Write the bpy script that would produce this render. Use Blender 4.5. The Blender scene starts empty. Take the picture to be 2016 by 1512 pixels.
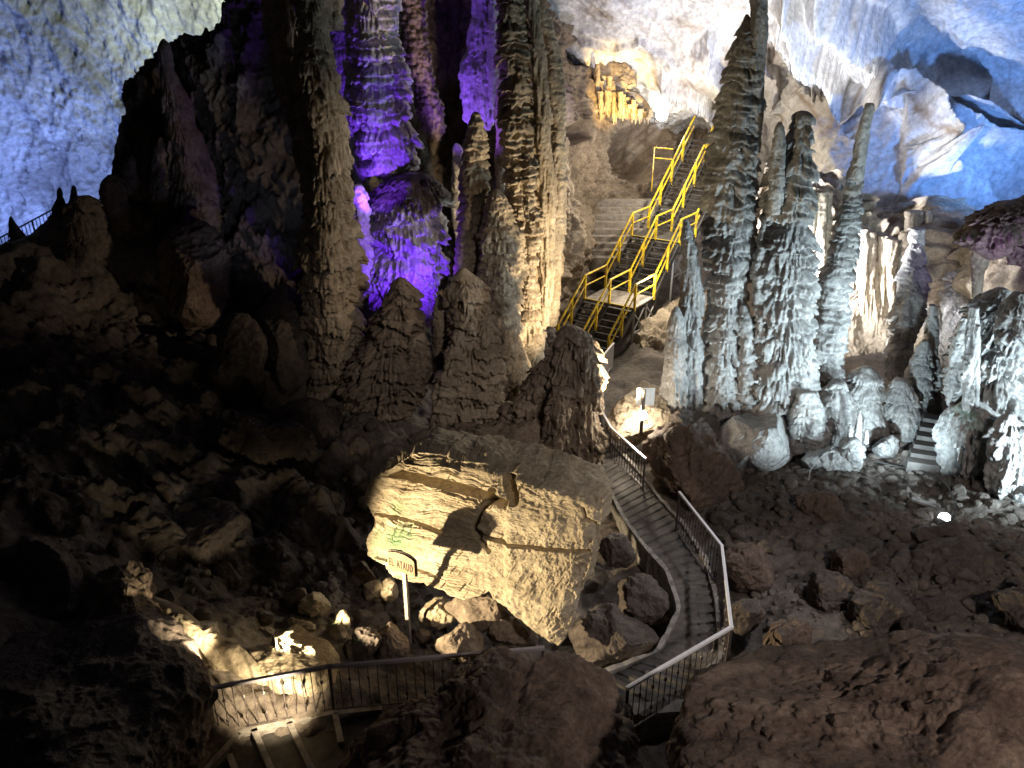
import bpy, math, random
import numpy as np
from mathutils import Vector

random.seed(4)
sc = bpy.context.scene
COL = sc.collection
F = 1582.0
PITCH = math.radians(24.0)
CH = 10.0
cp, sp = math.cos(PITCH), math.sin(PITCH)

# ------------------------------------------------------------------ survey helpers
def at(px, py, Y):
    """world point seen along photo pixel (px,py) at forward distance Y (arrays allowed)"""
    px, py, Y = np.broadcast_arrays(np.asarray(px, float), np.asarray(py, float), np.asarray(Y, float))
    u = (px - 1008) / F
    v = (756 - py) / F
    dy = cp + v * sp
    dz = -sp + v * cp
    t = Y / dy
    return np.stack([u * t, Y, CH + dz * t], -1)

def on_plane(px, py, z0, k):
    """point along the pixel ray on the plane z = z0 + k*Y"""
    u = (px - 1008) / F
    v = (756 - py) / F
    dy = cp + v * sp
    dz = -sp + v * cp
    t = (CH - z0) / (k * dy - dz)
    return np.array([u * t, dy * t, CH + dz * t])

def dist_at(px, py, Y):
    p = at(px, py, Y)
    return float(np.linalg.norm(p - np.array([0, 0, CH])))

# ------------------------------------------------------------------ noise
_r = np.random.RandomState(11)
PERM = np.concatenate([_r.permutation(256)] * 3).astype(np.int32)
GR = _r.normal(size=(256, 3)); GR /= np.linalg.norm(GR, axis=1)[:, None]; GR = GR.astype(np.float32) * 1.6
RND = _r.rand(256, 3).astype(np.float32)

def pn(P):
    P = np.asarray(P, np.float32)
    sh = P.shape[:-1]
    P = P.reshape(-1, 3)
    i = np.floor(P).astype(np.int32)
    f = P - i
    i &= 255
    w = f * f * f * (f * (f * 6 - 15) + 10)
    out = 0
    for dx in (0, 1):
        a = PERM[i[:, 0] + dx]
        wx = w[:, 0] if dx else 1 - w[:, 0]
        for dy in (0, 1):
            b = PERM[a + i[:, 1] + dy]
            wy = wx * (w[:, 1] if dy else 1 - w[:, 1])
            for dz in (0, 1):
                g = GR[PERM[b + i[:, 2] + dz]]
                d = g[:, 0] * (f[:, 0] - dx) + g[:, 1] * (f[:, 1] - dy) + g[:, 2] * (f[:, 2] - dz)
                out = out + d * wy * (w[:, 2] if dz else 1 - w[:, 2])
    return out.reshape(sh)

def fbm(P, o=4, gain=.5, lac=2.03):
    s = 0; a = 1.0; P = np.asarray(P, np.float32)
    for k in range(o):
        s = s + a * pn(P + 17.3 * k); P = P * lac; a *= gain
    return s

def ridged(P, o=4, gain=.5):
    s = 0; a = 1.0; P = np.asarray(P, np.float32)
    for k in range(o):
        s = s + a * (1 - 2 * np.abs(pn(P + 31.7 * k))); P = P * 2.07; a *= gain
    return s

def worley(P):
    P = np.asarray(P, np.float32); sh = P.shape[:-1]; P = P.reshape(-1, 3)
    i = np.floor(P).astype(np.int32); f = P - i
    best = np.full(len(P), 9.0, np.float32)
    for dx in (-1, 0, 1):
        for dy in (-1, 0, 1):
            for dz in (-1, 0, 1):
                h = PERM[PERM[PERM[(i[:, 0] + dx) & 255] + ((i[:, 1] + dy) & 255)] + ((i[:, 2] + dz) & 255)]
                o = RND[h] + np.array([dx, dy, dz], np.float32) - f
                best = np.minimum(best, (o * o).sum(1))
    return np.sqrt(best).reshape(sh)

def sstep(a, b, x):
    t = np.clip((x - a) / (b - a), 0, 1)
    return t * t * (3 - 2 * t)

# ------------------------------------------------------------------ mesh building
class MB:
    """collects quads/tris into one mesh"""
    def __init__(s):
        s.v = []; s.f = []; s.n = 0; s.st = []
    def add(s, verts, faces, stain=None):
        verts = np.asarray(verts, np.float32).reshape(-1, 3)
        s.v.append(verts)
        for fa in (faces if isinstance(faces, list) and isinstance(faces[0], np.ndarray) else [faces]):
            fa = np.asarray(fa, np.int32)
            if len(fa): s.f.append(fa + s.n)
        s.st.append(np.zeros(len(verts), np.float32) if stain is None else np.asarray(stain, np.float32).ravel())
        s.n += len(verts)
    def box(s, c, sz, ax=None):
        c = np.array(c, float); h = np.array(sz, float) / 2
        R = np.eye(3) if ax is None else np.array(ax, float)
        vs = [c + R.T @ (h * np.array([x, y, z])) for x in (-1, 1) for y in (-1, 1) for z in (-1, 1)]
        s.add(vs, [[0, 1, 3, 2], [4, 6, 7, 5], [0, 4, 5, 1], [2, 3, 7, 6], [0, 2, 6, 4], [1, 5, 7, 3]])
    def bar(s, a, b, w, h=None, up=(0, 0, 1)):
        a = np.array(a, float); b = np.array(b, float); h = h or w
        d = b - a; L = np.linalg.norm(d); d = d / L
        up = np.array(up, float)
        if abs(d @ up) > .95: up = np.array([0, 1., 0])
        r = np.cross(d, up); r /= np.linalg.norm(r); u = np.cross(r, d)
        s.box((a + b) / 2, (w, L, h), [r, d, u])
    def tube(s, pts, rad, n=10):
        pts = np.array(pts, float); m = len(pts)
        rad = np.broadcast_to(np.asarray(rad, float), (m,))
        vs = []; 
        for i in range(m):
            d = pts[min(i + 1, m - 1)] - pts[max(i - 1, 0)]; d /= np.linalg.norm(d) + 1e-9
            up = np.array([0, 0, 1.]) if abs(d[2]) < .9 else np.array([0, 1., 0])
            r = np.cross(d, up); r /= np.linalg.norm(r); u = np.cross(r, d)
            for k in range(n):
                t = 2 * math.pi * k / n
                vs.append(pts[i] + rad[i] * (r * math.cos(t) + u * math.sin(t)))
        fs = [[i * n + k, i * n + (k + 1) % n, (i + 1) * n + (k + 1) % n, (i + 1) * n + k] for i in range(m - 1) for k in range(n)]
        c0 = len(vs); vs += [pts[0], pts[-1]]
        tri = [[c0, (k + 1) % n, k] for k in range(n)] + [[c0 + 1, (m - 1) * n + k, (m - 1) * n + (k + 1) % n] for k in range(n)]
        s.add(vs, [np.array(fs), np.array(tri)])
    def build(s, name, mat, parent=None, smooth=False, origin=None):
        v = np.concatenate(s.v)
        if origin is None:
            if parent is not None:
                origin = np.array(parent.matrix_world.translation)
            else:
                origin = np.array([v[:, 0].mean(), v[:, 1].mean(), v[:, 2].min()])
        origin = np.array(origin, float)
        v = v - origin.astype(np.float32)
        me = bpy.data.meshes.new(name)
        me.vertices.add(len(v)); me.vertices.foreach_set('co', v.ravel())
        loops = np.concatenate([f.ravel() for f in s.f]).astype(np.int32)
        tot = np.concatenate([np.full(len(f), f.shape[1], np.int32) for f in s.f])
        start = np.concatenate([[0], np.cumsum(tot)[:-1]]).astype(np.int32)
        me.loops.add(len(loops)); me.loops.foreach_set('vertex_index', loops)
        me.polygons.add(len(tot)); me.polygons.foreach_set('loop_start', start)
        try: me.polygons.foreach_set('loop_total', tot)
        except Exception: pass
        me.polygons.foreach_set('use_smooth', np.full(len(tot), bool(smooth)))
        st = np.concatenate(s.st)
        if st.any():
            a = me.attributes.new('stain', 'FLOAT', 'POINT'); a.data.foreach_set('value', st)
        me.update(calc_edges=True); me.validate()
        if mat: me.materials.append(mat)
        o = bpy.data.objects.new(name, me); COL.objects.link(o)
        if parent is not None: o.parent = parent
        else: o.location = origin
        return o

def tag(o, label=None, cat=None, group=None, kind=None):
    if label: o['label'] = label
    if cat: o['category'] = cat
    if group: o['group'] = group
    if kind: o['kind'] = kind
    return o

def empty(name, loc, label, cat, group=None):
    o = bpy.data.objects.new(name, None); COL.objects.link(o)
    o.location = [float(c) for c in loc]; o.empty_display_size = .2
    bpy.context.view_layer.update()
    o.matrix_world.translation = o.location
    return tag(o, label, cat, group)

def gridfaces(M, N, wrap=False):
    i = np.arange(M - 1)[:, None]; n = N if wrap else N - 1
    j = np.arange(n)[None, :]; j2 = (j + 1) % N
    return np.stack([i * N + j + 0 * i, i * N + j2, (i + 1) * N + j2, (i + 1) * N + j], -1).reshape(-1, 4)

# ------------------------------------------------------------------ materials
def rock_mat(name, c1, c2, c3, scale=1.0, bump=.5, stain=(.1, .25, .1), rough=.8, streak=1.0, bscale=1.0, spec=.3, patch=None, patch_at=.55):
    m = bpy.data.materials.new(name); m.use_nodes = True
    nt = m.node_tree; N = nt.nodes; L = nt.links
    b = N['Principled BSDF']
    b.inputs['Roughness'].default_value = rough
    b.inputs['Specular IOR Level'].default_value = spec
    tc = N.new('ShaderNodeTexCoord')
    mp = N.new('ShaderNodeMapping'); mp.inputs['Scale'].default_value = (1, 1, streak)
    L.new(tc.outputs['Object'], mp.inputs['Vector'])
    def noise(sca, det=8, ro=.6, vec=mp.outputs['Vector'], dist=0.0):
        n = N.new('ShaderNodeTexNoise'); n.inputs['Scale'].default_value = sca
        n.inputs['Detail'].default_value = det; n.inputs['Roughness'].default_value = ro
        n.inputs['Distortion'].default_value = dist
        L.new(vec, n.inputs['Vector']); return n
    n1 = noise(.9 * scale, 10, .68, dist=.4)
    cr = N.new('ShaderNodeValToRGB')
    e = cr.color_ramp.elements
    e[0].position = .3; e[0].color = (*c1, 1); e[1].position = .72; e[1].color = (*c3, 1)
    k = e.new(.5); k.color = (*c2, 1)
    L.new(n1.outputs['Fac'], cr.inputs['Fac'])
    colr = cr.outputs['Color']
    n2 = noise(9 * scale, 6, .65)
    mr = N.new('ShaderNodeMapRange'); mr.inputs['From Min'].default_value = .3; mr.inputs['From Max'].default_value = .7
    mr.inputs['To Min'].default_value = .62; mr.inputs['To Max'].default_value = 1.25
    L.new(n2.outputs['Fac'], mr.inputs['Value'])
    mx = N.new('ShaderNodeMix'); mx.data_type = 'RGBA'; mx.blend_type = 'MULTIPLY'; mx.inputs[0].default_value = 1
    L.new(colr, mx.inputs[6]); L.new(mr.outputs['Result'], mx.inputs[7]); colr = mx.outputs[2]
    if patch:
        n4 = noise(.22 * scale, 9, .62, vec=tc.outputs['Object'], dist=1.2)
        r4 = N.new('ShaderNodeMapRange'); r4.inputs['From Min'].default_value = patch_at; r4.inputs['From Max'].default_value = patch_at + .05
        L.new(n4.outputs['Fac'], r4.inputs['Value'])
        m4 = N.new('ShaderNodeMix'); m4.data_type = 'RGBA'; L.new(r4.outputs['Result'], m4.inputs[0])
        m5 = N.new('ShaderNodeMix'); m5.data_type = 'RGBA'; m5.blend_type = 'MULTIPLY'; m5.inputs[0].default_value = 1
        L.new(colr, m5.inputs[6]); m5.inputs[7].default_value = (*patch, 1)
        L.new(colr, m4.inputs[6]); L.new(m5.outputs[2], m4.inputs[7]); colr = m4.outputs[2]
    at_ = N.new('ShaderNodeAttribute'); at_.attribute_name = 'stain'  # carries algae stains, painted ceiling shade and the floor's lit tone
    n3 = noise(2.6, 8, .7, vec=tc.outputs['Object'])
    ad = N.new('ShaderNodeMath'); ad.operation = 'ADD'; L.new(at_.outputs['Fac'], ad.inputs[0]); L.new(n3.outputs['Fac'], ad.inputs[1])
    r3 = N.new('ShaderNodeMapRange'); r3.inputs['From Min'].default_value = .78; r3.inputs['From Max'].default_value = 1.3
    L.new(ad.outputs[0], r3.inputs['Value'])
    ms = N.new('ShaderNodeMix'); ms.data_type = 'RGBA'
    L.new(r3.outputs['Result'], ms.inputs[0]); L.new(colr, ms.inputs[6]); ms.inputs[7].default_value = (*stain, 1)
    L.new(ms.outputs[2], b.inputs['Base Color'])
    nb = noise(5 * bscale, 10, .68); nb2 = noise(24 * bscale, 6, .7)
    b1 = N.new('ShaderNodeBump'); b1.inputs['Strength'].default_value = bump; b1.inputs['Distance'].default_value = .09 / bscale
    b2 = N.new('ShaderNodeBump'); b2.inputs['Strength'].default_value = bump * .8; b2.inputs['Distance'].default_value = .025 / bscale
    L.new(nb.outputs['Fac'], b1.inputs['Height']); L.new(nb2.outputs['Fac'], b2.inputs['Height'])
    L.new(b1.outputs['Normal'], b2.inputs['Normal']); L.new(b2.outputs['Normal'], b.inputs['Normal'])
    return m

def plain_mat(name, c, rough=.5, metal=0.0, wear=None, wscale=8, emit=None, estr=0, bump=0):
    m = bpy.data.materials.new(name); m.use_nodes = True
    nt = m.node_tree; N = nt.nodes; L = nt.links; b = N['Principled BSDF']
    b.inputs['Roughness'].default_value = rough; b.inputs['Metallic'].default_value = metal
    b.inputs['Base Color'].default_value = (*c, 1)
    if wear:
        tc = N.new('ShaderNodeTexCoord')
        n = N.new('ShaderNodeTexNoise'); n.inputs['Scale'].default_value = wscale; n.inputs['Detail'].default_value = 8; n.inputs['Roughness'].default_value = .7
        L.new(tc.outputs['Object'], n.inputs['Vector'])
        cr = N.new('ShaderNodeValToRGB'); cr.color_ramp.elements[0].position = .42; cr.color_ramp.elements[1].position = .62
        cr.color_ramp.elements[0].color = (*c, 1); cr.color_ramp.elements[1].color = (*wear, 1)
        L.new(n.outputs['Fac'], cr.inputs['Fac']); L.new(cr.outputs['Color'], b.inputs['Base Color'])
        if bump:
            bp = N.new('ShaderNodeBump'); bp.inputs['Strength'].default_value = bump; bp.inputs['Distance'].default_value = .02
            L.new(n.outputs['Fac'], bp.inputs['Height']); L.new(bp.outputs['Normal'], b.inputs['Normal'])
    if emit:
        b.inputs['Emission Color'].default_value = (*emit, 1); b.inputs['Emission Strength'].default_value = estr
    return m

M = {}
M['brown'] = rock_mat('brown_limestone', (.09, .068, .05), (.21, .165, .125), (.36, .29, .22), 1.2, .7)
M['warm'] = rock_mat('cream_limestone', (.17, .135, .095), (.33, .27, .20), (.50, .42, .32), 1.2, .7)
M['grey'] = rock_mat('grey_limestone', (.16, .155, .15), (.33, .32, .31), (.52, .50, .48), 1.2, .7, stain=(.12, .3, .22))
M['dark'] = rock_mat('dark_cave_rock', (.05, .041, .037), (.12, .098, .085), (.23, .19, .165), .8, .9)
M['far'] = rock_mat('pale_far_limestone', (.20, .19, .18), (.40, .38, .37), (.58, .56, .54), .35, 1.1, bscale=.7, patch=(.5, .48, .46), patch_at=.50)
M['ceil'] = rock_mat('white_ceiling_limestone', (.50, .48, .47), (.63, .61, .60), (.72, .71, .70), .5, .65, bscale=.7, stain=(.28, .21, .15), patch=(.80, .71, .62), patch_at=.62)  # both browns paint shaded areas into the white ceiling
M['red'] = rock_mat('reddish_cave_rock', (.075, .055, .045), (.155, .112, .088), (.27, .20, .155), 1.0, .9, bscale=1.1)
M['fore'] = rock_mat('pitted_foreground_rock', (.07, .047, .037), (.17, .122, .095), (.38, .29, .22), 1.5, 1.0, bscale=1.3)
M['block'] = rock_mat('layered_yellow_limestone', (.25, .20, .135), (.40, .335, .235), (.54, .47, .35), 1.1, .55, stain=(.15, .25, .13), streak=2.5)
M['sand'] = rock_mat('pale_cave_silt', (.30, .25, .17), (.43, .36, .26), (.55, .47, .35), 1.5, .5, stain=(.12, .24, .08))
M['floor'] = rock_mat('cave_floor_silt', (.065, .055, .048), (.14, .118, .102), (.25, .21, .18), .7, .9, stain=(.46, .39, .28))  # last colour: pale silt, painted in where the ground is lit
M['violet'] = rock_mat('pale_flowstone', (.30, .28, .27), (.48, .46, .45), (.62, .6, .58), 1.5, .6, stain=(.07, .055, .05))
M['concrete'] = plain_mat('walkway_concrete', (.07, .062, .058), .85, wear=(.135, .122, .112), wscale=1.7, bump=.4)
M['kerb'] = plain_mat('pale_kerb_concrete', (.33, .31, .29), .8, wear=(.15, .135, .125), wscale=5, bump=.4)
M['terrace'] = plain_mat('stone_terrace', (.30, .27, .24), .85, wear=(.17, .15, .13), wscale=4, bump=.5)
M['yellow'] = plain_mat('yellow_paint', (.84, .60, .01), .42, wear=(.36, .22, .05), wscale=5)
M['tread'] = plain_mat('dark_tread_plate', (.035, .033, .032), .6, .3, wear=(.07, .065, .06), wscale=5)
M['nosing'] = plain_mat('worn_yellow_nosing', (.75, .56, .05), .5, wear=(.2, .17, .1), wscale=12)
M['steel'] = plain_mat('galvanised_steel', (.42, .42, .43), .45, .6, wear=(.3, .3, .3), wscale=10)
M['bronze'] = plain_mat('dark_rail_iron', (.075, .062, .065), .5, .4, wear=(.13, .11, .11), wscale=14)
M['rail'] = plain_mat('rail_tube_mauve', (.46, .43, .48), .38, .35, wear=(.42, .39, .43), wscale=5)
M['railwhite'] = plain_mat('rail_tube_white', (.90, .90, .92), .35, .0, wear=(.84, .83, .84), wscale=5)
M['wood'] = plain_mat('carved_sign_wood', (.19, .125, .06), .55, wear=(.14, .085, .04), wscale=7, bump=.2)
M['woodtrim'] = plain_mat('dark_sign_frame', (.045, .03, .022), .6)
M['letter'] = plain_mat('carved_letters', (.015, .008, .005), .7)
M['post'] = plain_mat('sign_post_paint', (.26, .25, .23), .55, wear=(.2, .19, .17), wscale=9)
M['white'] = plain_mat('white_board', (.82, .82, .8), .5, wear=(.74, .73, .7), wscale=4)
M['black'] = plain_mat('black_cable', (.02, .02, .02), .6)
M['lampw'] = plain_mat('lamp_glass_warm', (1, 1, 1), .3, emit=(1, .93, .78), estr=60)
M['lampc'] = plain_mat('lamp_glass_cool', (1, 1, 1), .3, emit=(.75, .9, 1), estr=60)
M['housing'] = plain_mat('lamp_housing', (.05, .05, .055), .5, .5)

# ------------------------------------------------------------------ rock shapes
def smooth_axis(axis, n):
    a = np.array(axis, float); m = len(a)
    seg = np.concatenate([[0], np.cumsum(np.hypot(np.diff(a[:, 0]), np.diff(a[:, 1])))])
    t = np.linspace(0, seg[-1], n)
    o = np.stack([np.interp(t, seg, a[:, k]) for k in range(a.shape[1])], 1)
    w = max(3, n // (m * 3)) | 1
    if n > 3 * w:
        k = np.hanning(w + 2)[1:-1]; k /= k.sum()
        pad = np.pad(o, ((w // 2, w // 2), (0, 0)), mode='edge')
        s = np.stack([np.convolve(pad[:, c], k, 'valid') for c in range(o.shape[1])], 1)
        s[0] = o[0]; s[-1] = o[-1]; o = s
    return o

def stem(mb, axis, Y, seed=0, tier=.55, amp=.30, fringe=.25, flute=.05, pop=0, rough=.05, lobes=.16, res=1.0, droop=.35, lean=0, stain=None, cap0=.38, wob=.14):
    """one dripstone shaft: axis = [(px,py,half width px)] from foot to tip"""
    a0 = np.array(axis, float)
    c = a0[len(a0) // 2]
    d = dist_at(c[0], c[1], Y)
    step = d / 791 * .8 * res
    L = np.hypot(np.diff(a0[:, 0]), np.diff(a0[:, 1])).sum() * d / F
    nv = int(min(700, max(24, L / step)))
    a = smooth_axis(axis, nv)
    Yv = Y + lean * (a[0, 1] - a[:, 1]) / F * d
    C = at(a[:, 0], a[:, 1], Yv)
    _q = np.stack([C[:, 2] * .9, 0 * Yv + seed * 1.7, 0 * Yv], -1)
    R = a[:, 2] * (C[:, 1] * cp - (C[:, 2] - CH) * sp) / F
    Rm = float(np.percentile(R, 70))
    C[:, 0] += wob * R * pn(_q); C[:, 1] += wob * R * pn(_q + 40); R = R * (1 + wob * pn(_q * 1.6 + 80))
    nu = int(min(420, max(20, 2 * math.pi * Rm / step)))
    th = np.linspace(0, 2 * math.pi, nu, endpoint=False)
    ct, sn = np.cos(th)[None, :], np.sin(th)[None, :]
    so = np.array([seed * 7.31, seed * 3.17, seed * 5.77], np.float32)
    X = C[:, 0, None] + R[:, None] * ct; Yw = C[:, 1, None] + R[:, None] * sn; Z = np.broadcast_to(C[:, 2, None], X.shape)
    P = np.stack([X, Yw, Z], -1).astype(np.float32)
    low = pn(P / (1.7 * Rm) + so)
    lob = 1 + lobes * pn(P * np.array([1.2 / Rm, 1.2 / Rm, .28 / Rm], np.float32) + so + 9) * 1.35 - .35 * lobes
    mid = fbm(P / (.75 * Rm) + so + 3, 2)
    fr = pn(P * np.array([8, 8, .9], np.float32) + so + 5)
    fr2 = pn(P * np.array([17, 17, 1.6], np.float32) + so + 15)
    fin = np.maximum(0, fr) * 1.3 + np.maximum(0, fr2) * .55
    def tiers(lam, wob, off):
        p = Z / lam + wob * low + .26 * mid + fringe * fin + off
        k = np.floor(p); f = p - k
        t = .35 + .8 * RND[(k.astype(int) * 37 + seed * 11 + int(off * 10)) & 255, 0] + 1.1 * pn(np.stack([ct + 0 * Z, sn + 0 * Z, k * 3.7], -1) * 1.4 + so + off)
        return np.clip(t, 0, 1.2), (1 - sstep(cap0, .98, f) + .16 * (1 - np.clip(f / .4, 0, 1))) * sstep(0, .025, f), f
    ta, g, f = tiers(tier, .55, 0.0)
    tb, g2, f2 = tiers(tier * .37, .9, 3.3)
    fl = (.8 * fr + fr2) * (1 - sstep(.45, .8, f)) + .4 * fr
    rr = R[:, None] * (lob + amp * 1.15 * ta * (g - .60) + amp * .28 * tb * (g2 - .6)) + R[:, None] * flute * 1.3 * fl
    rr = rr + R[:, None] * rough * fbm(P * 3.0 / max(Rm, .25) + so + 21, 4, .6)
    if pop:
        w = worley(P * (6.0 if pop > 0 else 9) + so)
        rr = rr + abs(pop) * (.55 - w) * np.minimum(1, R[:, None] / Rm)
    rr = np.maximum(rr, R[:, None] * .25)
    V = np.stack([C[:, 0, None] + rr * ct, C[:, 1, None] + rr * sn, Z - droop * amp * ta * g ** 2 * R[:, None]], -1)
    stn = None
    if stain is not None: stn = np.concatenate([stain(P).ravel(), [0, 0]])
    verts = np.concatenate([V.reshape(-1, 3), [V[0].mean(0), V[-1].mean(0)]])
    b = nu * nv; j = np.arange(nu); j2 = (j + 1) % nu
    t0 = np.stack([np.full(nu, b), j2, j], 1); t1 = np.stack([np.full(nu, b + 1), (nv - 1) * nu + j, (nv - 1) * nu + j2], 1)
    mb.add(verts, [gridfaces(nv, nu, True), t0, t1], stn)

def formation(name, label, cat, stems, mat, group=None, smooth=True):
    mb = MB()
    for i, s in enumerate(stems):
        ax, Y, kw = s
        kw = dict(kw); kw.setdefault('seed', (abs(hash_s(label)) + i * 13) % 97)
        stem(mb, ax, Y, **kw)
    o = mb.build(name, M[mat], smooth=smooth)
    return tag(o, label, cat, group)

def hash_s(s):
    h = 7
    for ch in s: h = (h * 31 + ord(ch)) % 100003
    return h

def blob(mb, outline, Y, thick=1.0, seed=0, tilt=.5, boxy=.8, rough=.07, cuts=7, pit=0.0, n=None, bed=0.0, stain=None, xt=0.0, fine=.5, crag=0.0):
    """boulder: traced outline, own distance, real thickness behind and in front"""
    o = np.array(outline, float); c = (o.max(0) + o.min(0)) / 2
    d = dist_at(c[0], c[1], Y)
    ang = np.arctan2(o[:, 1] - c[1], o[:, 0] - c[0]); rad = np.hypot(*(o - c).T)
    idx = np.argsort(ang); ang = ang[idx]; rad = rad[idx]
    size = rad.mean() * d / F
    px_r = rad.mean() / 2
    nph = n or int(min(520, max(40, px_r * 2 * math.pi * .9)))
    nal = int(min(330, max(24, nph * .55)))
    ph = np.linspace(-math.pi, math.pi, nph, endpoint=False)
    ea = np.concatenate([ang - 2 * math.pi, ang, ang + 2 * math.pi]); er = np.tile(rad, 3)
    # straight-sided outline, lightly rounded
    r = np.interp(ph, ea, er)
    w = max(3, nph // 40) | 1
    kk = np.hanning(w + 2)[1:-1]; kk /= kk.sum()
    r = np.convolve(np.concatenate([r[-w:], r, r[:w]]), kk, 'same')[w:-w]
    al = np.linspace(0.02, math.pi - .02, nal)
    sa = np.sin(al) ** boxy; ca = -np.sign(np.cos(al)) * np.abs(np.cos(al)) ** boxy
    ux = sa[:, None] * np.cos(ph)[None]; uy = sa[:, None] * np.sin(ph)[None]; uz = np.broadcast_to(ca[:, None], ux.shape)
    U = np.stack([ux, uy, uz], -1)
    rs = np.random.RandomState(seed + 5)
    Uc = U.copy()
    for _ in range(cuts):
        nn = rs.normal(size=3); nn[2] = -abs(nn[2]) * 1.3; nn /= np.linalg.norm(nn)
        of = rs.uniform(.62, .88)
        dd = np.maximum(0, Uc @ nn - of)
        Uc = Uc - dd[..., None] * nn * .9
    px = c[0] + Uc[..., 0] * r[None]; py = c[1] + Uc[..., 1] * r[None]
    Yw = Y + Uc[..., 2] * thick / 2 + (c[1] - py) * d / F * tilt + (px - c[0]) * d / F * xt
    P = at(px, py, Yw)
    ctr = at(c[0], c[1], Y)
    nrm = (P - ctr); nrm /= np.linalg.norm(nrm, axis=-1, keepdims=True) + 1e-6
    so = np.array([seed * 5.1, seed * 2.3, seed * 8.7])
    q = P / max(size, .15)
    dsp = rough * size * (fbm(q * 1.1 + so, 3) + .55 * ridged(q * 2.3 + so + 4, 4, .55) - .3)
    dsp = dsp + fine * .035 * fbm(P * 5 + so, 3, .6) * min(1, size)
    if crag: dsp = dsp + crag * (ridged(P * 1.5 + so, 5, .6) - .6) - crag * 1.6 * sstep(.10, .0, np.abs(pn(P * np.array([.8, .8, 1.6]) + so + 50)))
    if bed: dsp = dsp + bed * pn(P * np.array([.5, .5, 9]) + fbm(P * .8 + so, 2)[..., None] * 1.2 + so)
    if pit:
        w_ = worley(P * 2.3 + so); dsp = dsp - pit * np.clip(.42 - w_, 0, 1) * 2.2 * sstep(-.1, .5, pn(P * .7 + so))
    V = P + nrm * dsp[..., None]
    verts = np.concatenate([V.reshape(-1, 3), [V[0].mean(0), V[-1].mean(0)]])
    b = nph * nal; j = np.arange(nph); j2 = (j + 1) % nph
    t0 = np.stack([np.full(nph, b), j2, j], 1); t1 = np.stack([np.full(nph, b + 1), (nal - 1) * nph + j, (nal - 1) * nph + j2], 1)
    stn = None
    if stain is not None: stn = np.concatenate([stain(px, py).ravel(), [0, 0]])
    mb.add(verts, [gridfaces(nal, nph, True), t0, t1], stn)

def boulder(name, label, cat, outline, Y, mat='dark', group=None, **kw):
    kw.setdefault('seed', hash_s(label) % 89)
    mb = MB(); blob(mb, outline, Y, **kw)
    return tag(mb.build(name, M[mat], smooth=True), label, cat, group)

def catmull(ctrl, M_, axis):
    c = np.moveaxis(ctrl, axis, 0); m = len(c)
    t = np.linspace(0, m - 1, M_); i = np.minimum(t.astype(int), m - 2); f = (t - i).reshape((-1,) + (1,) * (c.ndim - 1))
    p0 = c[np.maximum(i - 1, 0)]; p1 = c[i]; p2 = c[i + 1]; p3 = c[np.minimum(i + 2, m - 1)]
    o = .5 * (2 * p1 + (p2 - p0) * f + (2 * p0 - 5 * p1 + 4 * p2 - p3) * f ** 2 + (3 * p1 - p0 - 3 * p2 + p3) * f ** 3)
    return np.moveaxis(o, 0, axis)

def sheet(rows, nr, nc, disp, stain=None):
    """rock face through surveyed control rows, displaced along its normal"""
    c = np.array([[(*q,) for q in r] for r in rows], float)
    g = catmull(catmull(c, nr, 0), nc, 1)
    P = at(g[..., 0], g[..., 1], g[..., 2])
    du = np.gradient(P, axis=1); dv = np.gradient(P, axis=0)
    n = np.cross(du, dv); n /= np.linalg.norm(n, axis=-1, keepdims=True) + 1e-9
    tocam = np.array([0, 0, CH]) - P
    n *= np.sign((n * tocam).sum(-1).mean())
    V = P + n * disp(P, g[..., 0], g[..., 1])[..., None]
    return V, (None if stain is None else stain(P, g[..., 0], g[..., 1]))

def poly_d(px, py, pts):
    """pixel distance to a polyline"""
    best = np.full(px.shape, 1e9); pts = np.array(pts, float)
    for a, b in zip(pts[:-1], pts[1:]):
        ab = b - a; t = np.clip(((px - a[0]) * ab[0] + (py - a[1]) * ab[1]) / (ab @ ab), 0, 1)
        best = np.minimum(best, np.hypot(px - a[0] - t * ab[0], py - a[1] - t * ab[1]))
    return best

def spot(name, loc, target, power, color, angle=90, blend=.6, radius=.12):
    l = bpy.data.lights.new(name, 'SPOT'); l.energy = power; l.color = color
    l.spot_size = math.radians(angle); l.spot_blend = blend; l.shadow_soft_size = radius
    o = bpy.data.objects.new(name, l); COL.objects.link(o)
    o.location = [float(x) for x in loc]
    o.rotation_euler = (Vector([float(x) for x in target]) - o.location).to_track_quat('-Z', 'Y').to_euler()
    return o

def bulb(name, loc, power, color, radius=.1):
    l = bpy.data.lights.new(name, 'POINT'); l.energy = power; l.color = color; l.shadow_soft_size = radius
    o = bpy.data.objects.new(name, l); COL.objects.link(o); o.location = [float(x) for x in loc]
    return o

# ------------------------------------------------------------------ camera and air
cam = bpy.data.cameras.new('camera'); cam.sensor_width = 36; cam.lens = F / 2016 * 36; cam.clip_end = 400; cam.clip_start = .05
co = bpy.data.objects.new('camera', cam); COL.objects.link(co); co.location = (0, 0, CH)
co.rotation_euler = (math.pi / 2 - PITCH, 0, 0); sc.camera = co

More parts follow.
